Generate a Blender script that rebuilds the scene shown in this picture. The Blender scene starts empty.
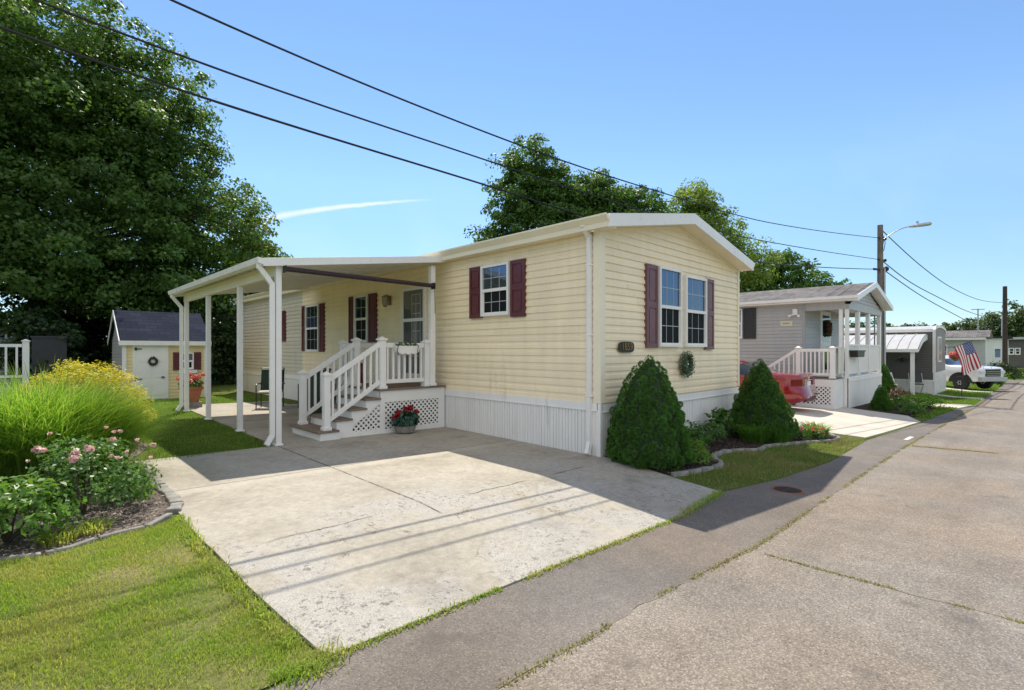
import bpy, bmesh, math, random
import numpy as np
from mathutils import Vector, Matrix
random.seed(7); RNG = np.random.default_rng(11)
SC = bpy.context.scene; COL = SC.collection
R = math.radians; PI = math.pi

# ------------------------------------------------------------------ terrain height
SLOPE = -.018
def zg(x, y):
    return float(np.interp(y, [2.3, 4.3, 8], [-.15, 0, .03])) + SLOPE*min(max(x, -20), 45)
def zgv(x, y):
    return np.interp(y, [2.3, 4.3, 8], [-.15, 0, .03]) + SLOPE*np.clip(x, -20, 45)

# ------------------------------------------------------------------ object helpers
WL = {}
def tag(o, label=None, cat=None, group=None, kind=None):
    if label: o['label'] = label
    if cat: o['category'] = cat
    if group: o['group'] = group
    if kind: o['kind'] = kind
    return o
def thing(name, label, cat, loc, group=None):
    o = bpy.data.objects.new(name, None); COL.objects.link(o)
    o.location = loc; o.empty_display_size = .1
    WL[o.name] = Vector(loc)
    return tag(o, label, cat, group)
class MB:
    def __init__(s): s.v = []; s.f = []; s.m = []; s.cur = 0
    def add(s, pts, faces):
        n = len(s.v); s.v += [tuple(p) for p in pts]
        for f in faces: s.f.append([i+n for i in f]); s.m.append(s.cur)
        return s
    def poly(s, pts): return s.add(pts, [list(range(len(pts)))])
    def hexa(s, p):
        return s.add(p, [(0,3,2,1),(4,5,6,7),(0,1,5,4),(1,2,6,5),(2,3,7,6),(3,0,4,7)])
    def box(s, x0, x1, y0, y1, z0, z1):
        return s.hexa([(x0,y0,z0),(x1,y0,z0),(x1,y1,z0),(x0,y1,z0),(x0,y0,z1),(x1,y0,z1),(x1,y1,z1),(x0,y1,z1)])
    def beam(s, a, b, w, h, up=(0,0,1)):
        a = Vector(a); b = Vector(b); d = (b-a).normalized(); up = Vector(up)
        r = d.cross(up)
        if r.length < 1e-4: r = d.cross(Vector((1,0,0)))
        r.normalize(); u = r.cross(d)
        r *= w/2; u *= h/2
        return s.hexa([a-r-u, a+r-u, b+r-u, b-r-u, a-r+u, a+r+u, b+r+u, b-r+u])
    def tube(s, pts, rad, n=8, cap=True):
        pts = [Vector(p) for p in pts]; k = len(pts)
        rads = rad if isinstance(rad, (list, tuple)) else [rad]*k
        ref = None; V = []
        for i, p in enumerate(pts):
            d = (pts[min(i+1, k-1)] - pts[max(i-1, 0)]).normalized()
            if ref is None:
                ref = d.cross(Vector((0,0,1)))
                if ref.length < .05: ref = d.cross(Vector((1,0,0)))
            ref = (ref - d*ref.dot(d)).normalized(); b = d.cross(ref)
            for j in range(n):
                t = 2*PI*j/n
                V.append(p + (ref*math.cos(t) + b*math.sin(t))*rads[i])
        F = []
        for i in range(k-1):
            for j in range(n):
                F.append((i*n+j, i*n+(j+1) % n, (i+1)*n+(j+1) % n, (i+1)*n+j))
        if cap: F.append(list(range(n))[::-1]); F.append([(k-1)*n+j for j in range(n)])
        return s.add(V, F)
    def lathe(s, prof, c, n=20):
        c = Vector(c); V = []; F = []
        for r, z in prof:
            for j in range(n):
                t = 2*PI*j/n; V.append((c.x+r*math.cos(t), c.y+r*math.sin(t), c.z+z))
        for i in range(len(prof)-1):
            for j in range(n): F.append((i*n+j, i*n+(j+1) % n, (i+1)*n+(j+1) % n, (i+1)*n+j))
        F.append(list(range(n))[::-1]); F.append([(len(prof)-1)*n+j for j in range(n)])
        return s.add(V, F)
    def prism(s, pts, vec):
        k = len(pts); vec = Vector(vec); A = [Vector(p) for p in pts]
        F = [list(range(k))[::-1], [k+i for i in range(k)]]
        for i in range(k): F.append((i, (i+1) % k, k+(i+1) % k, k+i))
        return s.add(A + [a+vec for a in A], F)
    def ball(s, c, r, nu=14, nv=8):
        c = Vector(c); r = (r, r, r) if not isinstance(r, (tuple, list)) else r
        V = []; F = []
        for i in range(nv+1):
            a = PI*i/nv
            for j in range(nu):
                t = 2*PI*j/nu
                V.append((c.x+r[0]*math.sin(a)*math.cos(t), c.y+r[1]*math.sin(a)*math.sin(t), c.z+r[2]*math.cos(a)))
        for i in range(nv):
            for j in range(nu): F.append((i*nu+j, (i+1)*nu+j, (i+1)*nu+(j+1) % nu, i*nu+(j+1) % nu))
        return s.add(V, F)
    def torus(s, c, R0, r0, axis='y', nu=24, nv=8):
        c = Vector(c); V = []; F = []
        for i in range(nu):
            a = 2*PI*i/nu
            for j in range(nv):
                b = 2*PI*j/nv; q = R0+r0*math.cos(b); h = r0*math.sin(b)
                if axis == 'y': V.append(c+Vector((q*math.cos(a), h, q*math.sin(a))))
                elif axis == 'x': V.append(c+Vector((h, q*math.cos(a), q*math.sin(a))))
                else: V.append(c+Vector((q*math.cos(a), q*math.sin(a), h)))
        for i in range(nu):
            for j in range(nv):
                F.append((i*nv+j, i*nv+(j+1) % nv, ((i+1) % nu)*nv+(j+1) % nv, ((i+1) % nu)*nv+j))
        return s.add(V, F)
    def build(s, name, mat, parent=None, loc=(0,0,0), smooth=False, bevel=0, kind=None):
        me = bpy.data.meshes.new(name)
        off = WL[parent.name] if parent else Vector(loc)
        me.from_pydata([(p[0]-off.x, p[1]-off.y, p[2]-off.z) for p in s.v], [], s.f)
        mats = mat if isinstance(mat, (list, tuple)) else [mat]
        for m in mats: me.materials.append(m)
        if len(mats) > 1: me.polygons.foreach_set('material_index', s.m)
        bm = bmesh.new(); bm.from_mesh(me); bmesh.ops.recalc_face_normals(bm, faces=bm.faces); bm.to_mesh(me); bm.free()
        if smooth:
            me.polygons.foreach_set('use_smooth', [True]*len(me.polygons))
            if smooth != 'all':
                me.set_sharp_from_angle(angle=R(40))
        o = bpy.data.objects.new(name, me); COL.objects.link(o)
        if bevel:
            bv = o.modifiers.new('bevel', 'BEVEL'); bv.width = bevel; bv.segments = 2; bv.limit_method = 'ANGLE'; bv.angle_limit = R(50)
        if parent: o.parent = parent; WL[o.name] = off.copy()
        else: o.location = off; WL[o.name] = off.copy()
        if kind: o['kind'] = kind
        return o
def submesh(V, fs):
    ids = sorted({i for f in fs for i in f}); mp = {q: k for k, q in enumerate(ids)}
    mb = MB(); mb.v = [V[i] for i in ids]; mb.f = [[mp[i] for i in f] for f in fs]; mb.m = [0]*len(fs); return mb
def children(o): return [c for c in bpy.data.objects if c.parent == o]
def copy_tree(o, parent=None):
    ch = children(o)
    c = o.copy(); COL.objects.link(c)
    if parent: c.parent = parent
    for q in ch: copy_tree(q, c)
    return c

# ------------------------------------------------------------------ node helpers
class NT:
    def __init__(s, mat): s.t = mat.node_tree; s.n = s.t.nodes; s.l = s.t.links
    def put(s, sock, v):
        if hasattr(v, 'is_linked') or hasattr(v, 'links'): s.l.new(v, sock)
        elif v is not None: sock.default_value = v
    def math(s, op, a, b=None, c=None, clamp=False):
        n = s.n.new('ShaderNodeMath'); n.operation = op; n.use_clamp = clamp
        s.put(n.inputs[0], a)
        if b is not None: s.put(n.inputs[1], b)
        if c is not None: s.put(n.inputs[2], c)
        return n.outputs[0]
    def pos(s):
        return s.n.new('ShaderNodeTexCoord').outputs['Object']
    def sep(s, v):
        n = s.n.new('ShaderNodeSeparateXYZ'); s.l.new(v, n.inputs[0]); return n.outputs
    def noise(s, scale, detail=4, rough=.55, vec=None, dist=0):
        n = s.n.new('ShaderNodeTexNoise'); n.inputs['Scale'].default_value = scale
        n.inputs['Detail'].default_value = detail; n.inputs['Roughness'].default_value = rough
        n.inputs['Distortion'].default_value = dist
        s.l.new(vec if vec is not None else s.pos(), n.inputs['Vector']); return n.outputs[0]
    def voro(s, scale, out='Distance', vec=None, feature='F1'):
        n = s.n.new('ShaderNodeTexVoronoi'); n.feature = feature; n.inputs['Scale'].default_value = scale
        s.l.new(vec if vec is not None else s.pos(), n.inputs['Vector']); return n.outputs[out]
    def rng(s, v, a, b, c=0., d=1.):
        n = s.n.new('ShaderNodeMapRange'); s.l.new(v, n.inputs[0])
        for i, q in enumerate((a, b, c, d)): n.inputs[i+1].default_value = q
        return n.outputs[0]
    def ramp(s, v, stops):
        n = s.n.new('ShaderNodeValToRGB'); s.l.new(v, n.inputs[0]); e = n.color_ramp.elements
        while len(e) < len(stops): e.new(.5)
        for q, (p, c) in zip(e, stops): q.position = p; q.color = (*c, 1)
        return n.outputs[0]
    def mix(s, f, a, b, mode='MIX'):
        n = s.n.new('ShaderNodeMix'); n.data_type = 'RGBA'; n.blend_type = mode
        s.put(n.inputs[0], f)
        for k, q in ((6, a), (7, b)):
            if isinstance(q, tuple): n.inputs[k].default_value = (*q, 1) if len(q) == 3 else q
            else: s.l.new(q, n.inputs[k])
        return n.outputs[2]
    def bump(s, h, strength=.3, dist=.01):
        n = s.n.new('ShaderNodeBump'); n.inputs['Strength'].default_value = strength
        n.inputs['Distance'].default_value = dist; s.l.new(h, n.inputs['Height']); return n.outputs[0]
def siding_mat(name, col, rough=.42, isl=(.955, 1.03)):
    m, t, p = new_mat(name)
    n = t.n.new('ShaderNodeMapping'); t.l.new(t.pos(), n.inputs[0]); n.inputs['Scale'].default_value = (3, 3, .35)
    st = t.noise(1.6, 5, .65, vec=n.outputs[0])
    c = t.mix(1., tuple(col), t.rng(st, .3, .7, .93, 1.05), 'MULTIPLY')
    c = t.mix(t.math('MULTIPLY', t.rng(st, .56, .72), t.rng(t.noise(.7, 3), .45, .65)), c, tuple(q*.82 for q in col))
    g = t.n.new('ShaderNodeNewGeometry'); c = t.mix(1., c, t.rng(g.outputs['Random Per Island'], 0, 1, *isl), 'MULTIPLY')
    c = t.mix(1., c, t.rng(t.noise(.5, 3), .3, .7, .96, 1.04), 'MULTIPLY')
    t.l.new(c, p.inputs['Base Color']); p.inputs['Roughness'].default_value = rough
    t.l.new(t.bump(t.noise(2.2, 2), .12, .02), p.inputs['Normal']); return m
def new_mat(name):
    m = bpy.data.materials.new(name); m.use_nodes = True
    return m, NT(m), m.node_tree.nodes['Principled BSDF']
def M(name, col, rough=.5, var=.12, scale=3, metal=0, spec=.5, bump=0, bscale=60, coat=0, ior=1.5):
    m, t, p = new_mat(name)
    p.inputs['Roughness'].default_value = rough; p.inputs['Metallic'].default_value = metal
    p.inputs['Specular IOR Level'].default_value = spec; p.inputs['IOR'].default_value = ior
    p.inputs['Coat Weight'].default_value = coat
    if var:
        n = t.noise(scale, 6, .6)
        f = t.rng(n, .3, .7, 1-var, 1+var)
        c = t.mix(1., tuple(col), f, 'MULTIPLY'); t.l.new(c, p.inputs['Base Color'])
        r = t.rng(t.noise(scale*4, 3), .3, .7, max(rough-.08, .02), min(rough+.1, 1)); t.l.new(r, p.inputs['Roughness'])
    else: p.inputs['Base Color'].default_value = (*col, 1)
    if bump: t.l.new(t.bump(t.noise(bscale, 4), bump, .004), p.inputs['Normal'])
    return m
def leaf_mat(name, cols, trans=.35, nscale=1.2, rough=.5, patch=None, tint=(1.25, 1.25, .6)):
    """cols: three base colours spread over single leaves, patch: second set where a slow noise is high"""
    m, t, p = new_mat(name)
    g = t.n.new('ShaderNodeNewGeometry')
    k = len(cols)
    c = t.ramp(g.outputs['Random Per Island'], [(i/(k-1), q) for i, q in enumerate(cols)])
    if patch:
        c2 = t.ramp(g.outputs['Random Per Island'], [(i/(len(patch)-1), q) for i, q in enumerate(patch)])
        c = t.mix(t.rng(t.noise(nscale, 4, .6), .36, .58), c, c2)
    else:
        c = t.mix(1., c, t.rng(t.noise(nscale, 3), .3, .7, .75, 1.25), 'MULTIPLY')
    t.l.new(c, p.inputs['Base Color']); p.inputs['Roughness'].default_value = rough
    p.inputs['Specular IOR Level'].default_value = .35
    tr = t.n.new('ShaderNodeBsdfTranslucent'); t.l.new(t.mix(1., c, tint, 'MULTIPLY'), tr.inputs['Color'])
    ms = t.n.new('ShaderNodeMixShader'); ms.inputs[0].default_value = trans
    t.l.new(p.outputs[0], ms.inputs[1]); t.l.new(tr.outputs[0], ms.inputs[2])
    t.l.new(ms.outputs[0], t.n['Material Output'].inputs['Surface'])
    return m

# ------------------------------------------------------------------ materials
YEL = siding_mat('yellow_vinyl', (.95,.805,.57))
TAN = M('cream_aluminium', (.86,.78,.60), .4, .05, 1.5)
WHT = M('white_vinyl', (.84,.82,.79), .38, .05, 2.0)
WHM = M('white_metal', (.84,.82,.79), .32, .05, 2.0)
SKIRT = siding_mat('white_skirting', (.86,.84,.81), isl=(.985, 1.01))
CEIL = M('ceiling_pan', (.78,.75,.68), .45, .04, 2)
BURG = M('burgundy_shutter', (.115,.028,.036), .42, .12, 4)
BURG_GLARE = M('glare_burgundy_shutter', (.165,.068,.078), .4, .12, 4)  # same burgundy, glare on the front shutters painted into the colour
BLKSH = M('black_shutter', (.018,.019,.026), .4, .1, 4)
GREYS = siding_mat('grey_vinyl', (.455,.45,.445))
DGREY = M('dark_grey_siding', (.125,.115,.11), .5, .08, 1.2)
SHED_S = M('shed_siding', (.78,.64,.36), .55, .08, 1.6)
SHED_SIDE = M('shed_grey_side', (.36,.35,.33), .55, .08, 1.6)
MAROON = M('maroon_fabric_roll', (.035,.016,.024), .6, .1, 6)
TREAD = M('brown_deck_board', (.20,.145,.11), .65, .2, 5, bump=.2, bscale=40)
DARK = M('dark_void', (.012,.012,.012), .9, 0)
BLACK = M('black_metal', (.015,.015,.016), .4, .1, 8)
BRASS = M('aged_brass', (.30,.20,.08), .35, .15, 10, metal=.8)
BROWNP = M('plaque_bronze', (.022,.016,.010), .45, .1, 10)
GLASS, _t, _p = new_mat('window_glass')
_p.inputs['Base Color'].default_value = (.022,.026,.032,1); _p.inputs['Roughness'].default_value = .03; _p.inputs['IOR'].default_value = 2.8; _p.inputs['Specular Tint'].default_value = (.50,.70,1,1)
_t.l.new(_t.bump(_t.noise(1.4, 2), .03, .02), _p.inputs['Normal'])
DOORG = M('door_glass', (.11,.11,.105), .06, 0, ior=1.9)
SCREEN = M('insect_screen', (.014,.016,.016), .6, .2, 2, spec=.08)
LAMPG = M('lamp_glass', (.30,.27,.20), .1, 0)
POST = M('weathered_pole', (.17,.145,.125), .85, .25, 3, bump=.5, bscale=25)
POSTD = M('dark_pole', (.06,.04,.032), .85, .25, 3, bump=.5, bscale=25)
WIRE = M('black_cable', (.012,.012,.012), .5, 0)
ALU = M('galvanised_metal', (.45,.46,.47), .4, .1, 6, metal=.7)
TERRA = M('terracotta', (.33,.12,.06), .75, .15, 5)
STONE = M('weathered_concrete_edging', (.235,.225,.205), .9, .4, 9, bump=.6, bscale=40)
BARK = M('bark', (.075,.055,.04), .9, .3, 4, bump=.8, bscale=14)
REDP = M('red_car_paint', (.23,.004,.010), .18, .03, 3, coat=.8)
WHP = M('white_truck_paint', (.74,.75,.76), .25, .04, 3, coat=.6)
RUB = M('tyre_rubber', (.02,.02,.02), .8, .1, 8)
VGLASS = M('vehicle_glass', (.02,.025,.03), .05, 0, ior=1.8)
BUMP = M('grey_chrome_bumper', (.42,.43,.45), .35, .05, 3, metal=.3)
CHROME = M('chrome', (.7,.7,.7), .15, 0, metal=1)
REDL = M('tail_light_red', (.14,.004,.006), .15, 0)
LGHT = M('headlight_lens', (.6,.62,.65), .1, 0)
DGREEN = M('dark_green_fabric', (.025,.045,.03), .8, .15, 8)
CUSH = M('cream_cushion', (.62,.6,.5), .8, .1, 8)
BROWNF = M('brown_sling_fabric', (.10,.075,.05), .8, .15, 8)
PINK = leaf_mat('pink_petals', [(.80,.40,.40),(.88,.58,.55),(.92,.74,.69)], .3, 2, tint=(1.1,1,1))
CORAL = leaf_mat('coral_petals', [(.65,.10,.10),(.75,.22,.18),(.78,.36,.30)], .3, 2, tint=(1.1,1,1))
CRIM = leaf_mat('crimson_petals', [(.28,.008,.02),(.36,.015,.03),(.42,.03,.05)], .2, 2, tint=(1.1,1,1))
MAGE = leaf_mat('magenta_petals', [(.55,.10,.25),(.62,.2,.35),(.6,.3,.4)], .3, 2, tint=(1.1,1,1))
def shingle(name, c, s=1.):
    m, t, p = new_mat(name)
    P = t.pos(); x, y, z = t.sep(P)
    b = t.n.new('ShaderNodeTexBrick'); t.l.new(P, b.inputs['Vector']); b.inputs['Scale'].default_value = 1
    b.inputs['Brick Width'].default_value = .33*s; b.inputs['Row Height'].default_value = .14*s; b.inputs['Mortar Size'].default_value = .006
    b.inputs['Color1'].default_value = (*[q*.8 for q in c], 1); b.inputs['Color2'].default_value = (*[q*1.25 for q in c], 1); b.inputs['Mortar'].default_value = (*[q*.45 for q in c], 1)
    col = t.mix(1., b.outputs[0], t.rng(t.noise(1.2, 5), .3, .7, .8, 1.2), 'MULTIPLY')
    col = t.mix(1., col, t.rng(t.voro(90, 'Color'), 0, 1, .75, 1.25), 'MULTIPLY')
    t.l.new(col, p.inputs['Base Color']); p.inputs['Roughness'].default_value = .95; p.inputs['Specular IOR Level'].default_value = .08
    t.l.new(t.bump(t.noise(120, 2), .5, .004), p.inputs['Normal']); return m
ROOF_D = shingle('dark_shingle', (.05,.045,.045)); ROOF_N = shingle('navy_shingle', (.024,.030,.052)); ROOF_G = shingle('grey_shingle', (.165,.157,.157))
METROOF = M('white_metal_roof', (.52,.51,.50), .35, .06, 1.5)

# ground materials
def concrete_mat():
    m, t, p = new_mat('old_concrete')
    P = t.pos(); x, y, z = t.sep(P)
    w = t.math('MULTIPLY_ADD', t.noise(2.2, 5, .6), .12, -.06)
    w2 = t.math('MULTIPLY_ADD', t.noise(22, 3, .6), .02, -.01)
    yy = t.math('ADD', t.math('ADD', y, w), t.math('MULTIPLY_ADD', t.noise(26, 4, .7), .07, -.035)); xx = t.math('ADD', x, w2); y2 = t.math('ADD', y, w2)
    base = t.ramp(t.noise(1.1, 6, .65), [(.3, (.31,.28,.23)), (.5, (.395,.362,.30)), (.72, (.455,.425,.365))])
    base = t.mix(1., base, t.rng(t.noise(14, 5, .75), .3, .7, .80, 1.15), 'MULTIPLY')
    base = t.mix(1., base, t.rng(t.noise(120, 4, .8), .3, .7, .80, 1.17), 'MULTIPLY')
    # worn areas where the aggregate shows, in the road end of the slab and along the joint
    zone = t.rng(t.math('ADD', y, t.math('MULTIPLY_ADD', t.noise(.8, 4, .6), 2.2, -1.1)), 4.7, 4.2)
    zone2 = t.math('MULTIPLY', t.rng(t.math('ABSOLUTE', t.math('SUBTRACT', y, 4.45)), .38, .08), t.rng(x, 1.6, 2.2))
    zone2 = t.math('MULTIPLY', zone2, t.rng(x, 4.0, 3.3))
    zone = t.math('MAXIMUM', zone, zone2)
    wear = t.math('MULTIPLY', t.rng(t.noise(1.05, 6, .62, dist=.6), .45, .54), zone)
    aggd = t.noise(95, 6, .85)
    ac = t.ramp(aggd, [(.36, (.17,.158,.14)), (.45, (.35,.33,.295)), (.54, (.47,.45,.41)), (.66, (.55,.535,.50))])
    ac = t.mix(1., ac, t.rng(t.noise(9, 4, .7), .3, .7, .86, 1.1), 'MULTIPLY')
    pits = t.math('MULTIPLY', t.rng(t.noise(21, 5, .8), .545, .595), t.rng(t.noise(3, 3, .6), .36, .52))
    ac = t.mix(t.math('MULTIPLY', pits, .9), ac, (.12,.11,.10))
    col = t.mix(t.math('MULTIPLY', wear, .85), base, ac)
    edge = t.math('MULTIPLY', t.rng(t.math('ABSOLUTE', t.math('SUBTRACT', t.noise(1.05, 6, .62, dist=.6), .455)), .006, .001), zone)
    col = t.mix(t.math('MULTIPLY', edge, t.rng(t.noise(3, 2), .5, .6)), col, (.16,.14,.12))
    # joints and cracks
    def line(v, c, wid): return t.rng(t.math('ABSOLUTE', t.math('SUBTRACT', v, c)), wid, wid*.4)
    j = t.math('MULTIPLY', line(xx, 2.9, .016), t.rng(y, 3.9, 4.0))
    j = t.math('MAXIMUM', j, line(y2, 6.30, .014))
    j = t.math('MAXIMUM', j, t.math('MULTIPLY', line(yy, 4.22, .013), t.rng(t.noise(.9, 2), .47, .53)))
    jx = t.math('MAXIMUM', j, t.math('MULTIPLY', t.math('MULTIPLY', line(yy, 3.35, .012), t.rng(t.noise(1.3, 2), .52, .56)), t.rng(x, 3., 3.3)))
    col = t.mix(t.math('MULTIPLY', j, t.rng(t.noise(9, 3), .25, .5)), col, (.11,.095,.075))
    halo = t.math('MULTIPLY', line(y2, 6.2, .16), .22)
    col = t.mix(halo, col, (.62,.58,.50))
    st = t.math('MULTIPLY', t.rng(t.noise(.55, 4), .5, .72), .28)
    col = t.mix(st, col, (.34,.315,.28))
    oil = t.math('MULTIPLY', t.rng(t.noise(1.6, 4, .55), .60, .74), .45)
    col = t.mix(oil, col, (.17,.15,.13))
    spk = t.math('MULTIPLY', t.rng(t.noise(48, 5, .8), .60, .66), t.rng(t.noise(1.2, 3), .36, .55))
    col = t.mix(t.math('MULTIPLY', spk, .7), col, (.16,.145,.125))
    t.l.new(col, p.inputs['Base Color']); p.inputs['Roughness'].default_value = .9; p.inputs['Specular IOR Level'].default_value = .25
    h = t.math('SUBTRACT', t.math('MULTIPLY', t.noise(60, 5, .7), .35), t.math('MULTIPLY', j, 1.6))
    h = t.math('ADD', h, t.math('MULTIPLY', wear, t.math('SUBTRACT', t.math('MULTIPLY', aggd, .5), .5)))
    t.l.new(t.bump(h, .55, .012), p.inputs['Normal']); return m
CONC = concrete_mat()
CONC2 = M('pale_concrete', (.52,.48,.41), .9, .14, 1.5, bump=.4, bscale=50, spec=.25)
def asphalt(name, stops, tint, sc):
    m, t, p = new_mat(name)
    c = t.ramp(t.sep(t.voro(sc, 'Color'))[0], stops)
    c2 = t.ramp(t.sep(t.voro(sc*2.3, 'Color'))[1], stops)
    c = t.mix(.4, c, c2)
    c = t.mix(t.rng(t.voro(sc), .35, .65, 0, .8), c, tint)
    c = t.mix(1., c, t.rng(t.noise(.8, 6, .65), .3, .7, .82, 1.16), 'MULTIPLY')
    c = t.mix(1., c, t.rng(t.noise(5, 4, .6), .3, .7, .92, 1.08), 'MULTIPLY')
    mp = t.n.new('ShaderNodeMapping'); t.l.new(t.pos(), mp.inputs[0]); mp.inputs['Scale'].default_value = (.12, 1.3, 1)
    c = t.mix(1., c, t.rng(t.noise(1.1, 4, .6, vec=mp.outputs[0]), .3, .7, .86, 1.06), 'MULTIPLY')
    c = t.mix(t.math('MULTIPLY', t.rng(t.noise(1.9, 3, .5), .66, .74), .5), c, (.10,.09,.082))
    c = t.mix(1., c, (.93,.92,.91), 'MULTIPLY')
    c = t.mix(1., c, t.mix(t.rng(t.noise(.35, 3), .4, .6), (1.04,.99,.93), (.97,1.,1.03)), 'MULTIPLY')
    t.l.new(c, p.inputs['Base Color']); p.inputs['Roughness'].default_value = .88; p.inputs['Specular IOR Level'].default_value = .3
    t.l.new(t.bump(t.math('ADD', t.voro(sc), t.math('MULTIPLY', t.noise(sc*1.5, 3), .5)), .6, .006), p.inputs['Normal']); return m
ROADM = asphalt('worn_asphalt', [(0, (.085,.074,.065)), (.3, (.21,.183,.156)), (.65, (.315,.28,.24)), (1, (.47,.425,.37))], (.22,.190,.16), 85)
STRIPM = asphalt('patched_asphalt', [(0, (.08,.071,.064)), (.35, (.175,.155,.138)), (.7, (.225,.20,.178)), (1, (.33,.295,.26))], (.168,.149,.132), 95)
def turf(name, a, b, c):
    m, t, p = new_mat(name)
    col = t.ramp(t.noise(1.3, 6, .65), [(.3, a), (.52, b), (.72, c)])
    col = t.mix(1., col, t.rng(t.noise(45, 4, .8), .3, .7, .65, 1.3), 'MULTIPLY')
    t.l.new(col, p.inputs['Base Color']); p.inputs['Roughness'].default_value = .95; p.inputs['Specular IOR Level'].default_value = .1
    t.l.new(t.bump(t.noise(70, 4, .8), .9, .03), p.inputs['Normal']); return m
TURF = turf('turf_soil', (.085,.13,.022), (.12,.16,.03), (.17,.175,.05))
SOIL = turf('lawn_soil', (.17,.22,.05), (.27,.27,.10), (.40,.34,.18))
MULCH = turf('bark_mulch', (.035,.026,.024), (.075,.055,.048), (.14,.115,.10))
MULCH2 = turf('pale_mulch', (.14,.115,.10), (.26,.22,.19), (.38,.33,.29))

# ------------------------------------------------------------------ ground sheets
def sheet(name, poly, mat, lift=0., kind='structure', cuts=(2.3, 4.3, 8), xcuts=(-20, 45), zf=None, slab=0):
    bm = bmesh.new()
    vs = [bm.verts.new((x, y, 0)) for x, y in poly]
    bm.faces.new(vs)
    for c in cuts:
        bmesh.ops.bisect_plane(bm, geom=bm.verts[:]+bm.edges[:]+bm.faces[:], plane_co=(0, c, 0), plane_no=(0, 1, 0))
    for c in xcuts:
        bmesh.ops.bisect_plane(bm, geom=bm.verts[:]+bm.edges[:]+bm.faces[:], plane_co=(c, 0, 0), plane_no=(1, 0, 0))
    bmesh.ops.triangulate(bm, faces=[f for f in bm.faces if len(f.verts) > 4])
    for v in bm.verts: v.co.z = (zf or zg)(v.co.x, v.co.y) + lift
    for f in bm.faces:
        f.normal_update()
        if f.normal.z < 0: f.normal_flip()
    if slab:
        for e in [e for e in bm.edges if e.is_boundary]:
            a, b = e.verts; c = bm.verts.new(a.co-Vector((0,0,slab))); d = bm.verts.new(b.co-Vector((0,0,slab))); bm.faces.new((a, b, d, c))
    me = bpy.data.meshes.new(name); bm.to_mesh(me); bm.free(); me.materials.append(mat)
    o = bpy.data.objects.new(name, me); COL.objects.link(o); o['kind'] = kind
    return o
DRIVE = [(1.1,8.25),(1.08,6.48),(1.04,4.6),(1.09,3.59),(1.15,2.9),(1.18,2.62),(2.94,2.57),(4.08,2.53),(4.95,2.50),(6.1,2.62),(6.12,3.1),(6.2,3.7),(6.24,4.5),(6.24,8.25)]
PATIO = [(2.86,8.25),(6.24,8.25),(6.24,14.6),(5.5,14.6),(5.5,15.9),(3.15,15.9),(3.05,14.4),(3.0,12.3),(2.95,10.1)]
EDGE = [(-60,2.62),(.9,2.57),(1.18,2.6),(2.94,2.56),(4.08,2.52),(4.85,2.5),(6.1,2.61),(7.46,2.39),(9.35,2.25),(12.5,2.33),(15.5,2.13),(17.1,2.0),(20.1,1.92),(22.6,1.77),(25.9,1.45),(31,1.42),(45,1.3),(56,1.2)]
CRACK = [(-60,1.9),(1.7,1.83),(2.49,1.80),(2.96,1.81),(3.57,1.76),(4.7,1.67),(6.97,1.68),(12.1,1.66),(20.27,1.47),(28.2,1.25),(33.8,1.0),(45,.7),(56,.5)]
sheet('ground', [(-400,-300),(700,-300),(700,400),(-400,400)], TURF, -.012)
sheet('road', [(-60,-5.2),(55,-5.2),(57,-40),(63,-40),(62,-1),(60,.2),(56,.5)] + CRACK[::-1][1:], ROADM, .0015)
sheet('road_shoulder', EDGE + CRACK[::-1], STRIPM, .0)
sheet('driveway', DRIVE, CONC, .008, slab=.05)
sheet('patio', PATIO, CONC, .011, slab=.05)
sheet('neighbour_driveway', [(12.75,2.42),(15.5,2.2),(17.4,2.06),(18.7,2.5),(18.7,4.2),(18.4,4.2),(18.4,20),(12.3,20),(12.3,4.2)], CONC2, .010, slab=.05)
for q in ([(23.5,1.75),(25.6,1.5),(25.8,5),(23.9,5)], [(29.8,1.46),(31.1,1.44),(31.2,3.2),(29.9,3.2)], [(36.9,1.4),(38.2,1.4),(40.8,9),(37.4,9)]):
    sheet('walkway', q, CONC2, .010, slab=.05)
sheet('road_marking', [(13.16,1.76),(13.8,1.74),(13.82,1.82),(13.18,1.84)], M('worn_white_paint', (.6,.6,.58), .8, .3, 12), .006)
LAWN = [(-9,2.66),(.9,2.6),(1.15,2.65),(1.12,2.9),(1.06,3.6),(1.02,4.6),(1.05,5.3),(.85,5.2),(.47,5.1),(.17,4.97),(-.09,5.05),(-.5,5.1),(-1.5,5.0),(-9,5.0)]
sheet('lawn', LAWN, SOIL, -.004)
BED = [(-9,5.05),(-1.5,5.05),(-.5,5.15),(-.09,5.12),(.17,5.03),(.47,5.17),(.81,5.27),(1.0,5.52),(1.08,5.74),(1.08,6.44),(1.06,7.13),(1.0,8.2),(1.5,9.6),(1.2,10.6),(-9,10.6)]
sheet('flower_bed_soil', BED, MULCH2, -.002)
BED2 = [(6.2,4.46),(6.22,3.5),(6.30,3.32),(6.87,3.24),(7.35,3.2),(7.54,3.27),(7.75,3.5),(8.04,3.56),(8.34,3.58),(8.9,3.42),(9.16,3.28),(9.6,3.32),(10.42,3.14),(11.62,2.73),(12.15,2.76),(12.33,3.06),(12.25,4.46)]
sheet('front_bed_mulch', BED2, MULCH, -.001)
sheet('corner_bed_mulch', [(18.75,2.35),(19.6,2.15),(21.3,2.05),(23.3,2.0),(23.4,3.98),(18.75,3.98)], MULCH, -.001)
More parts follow.
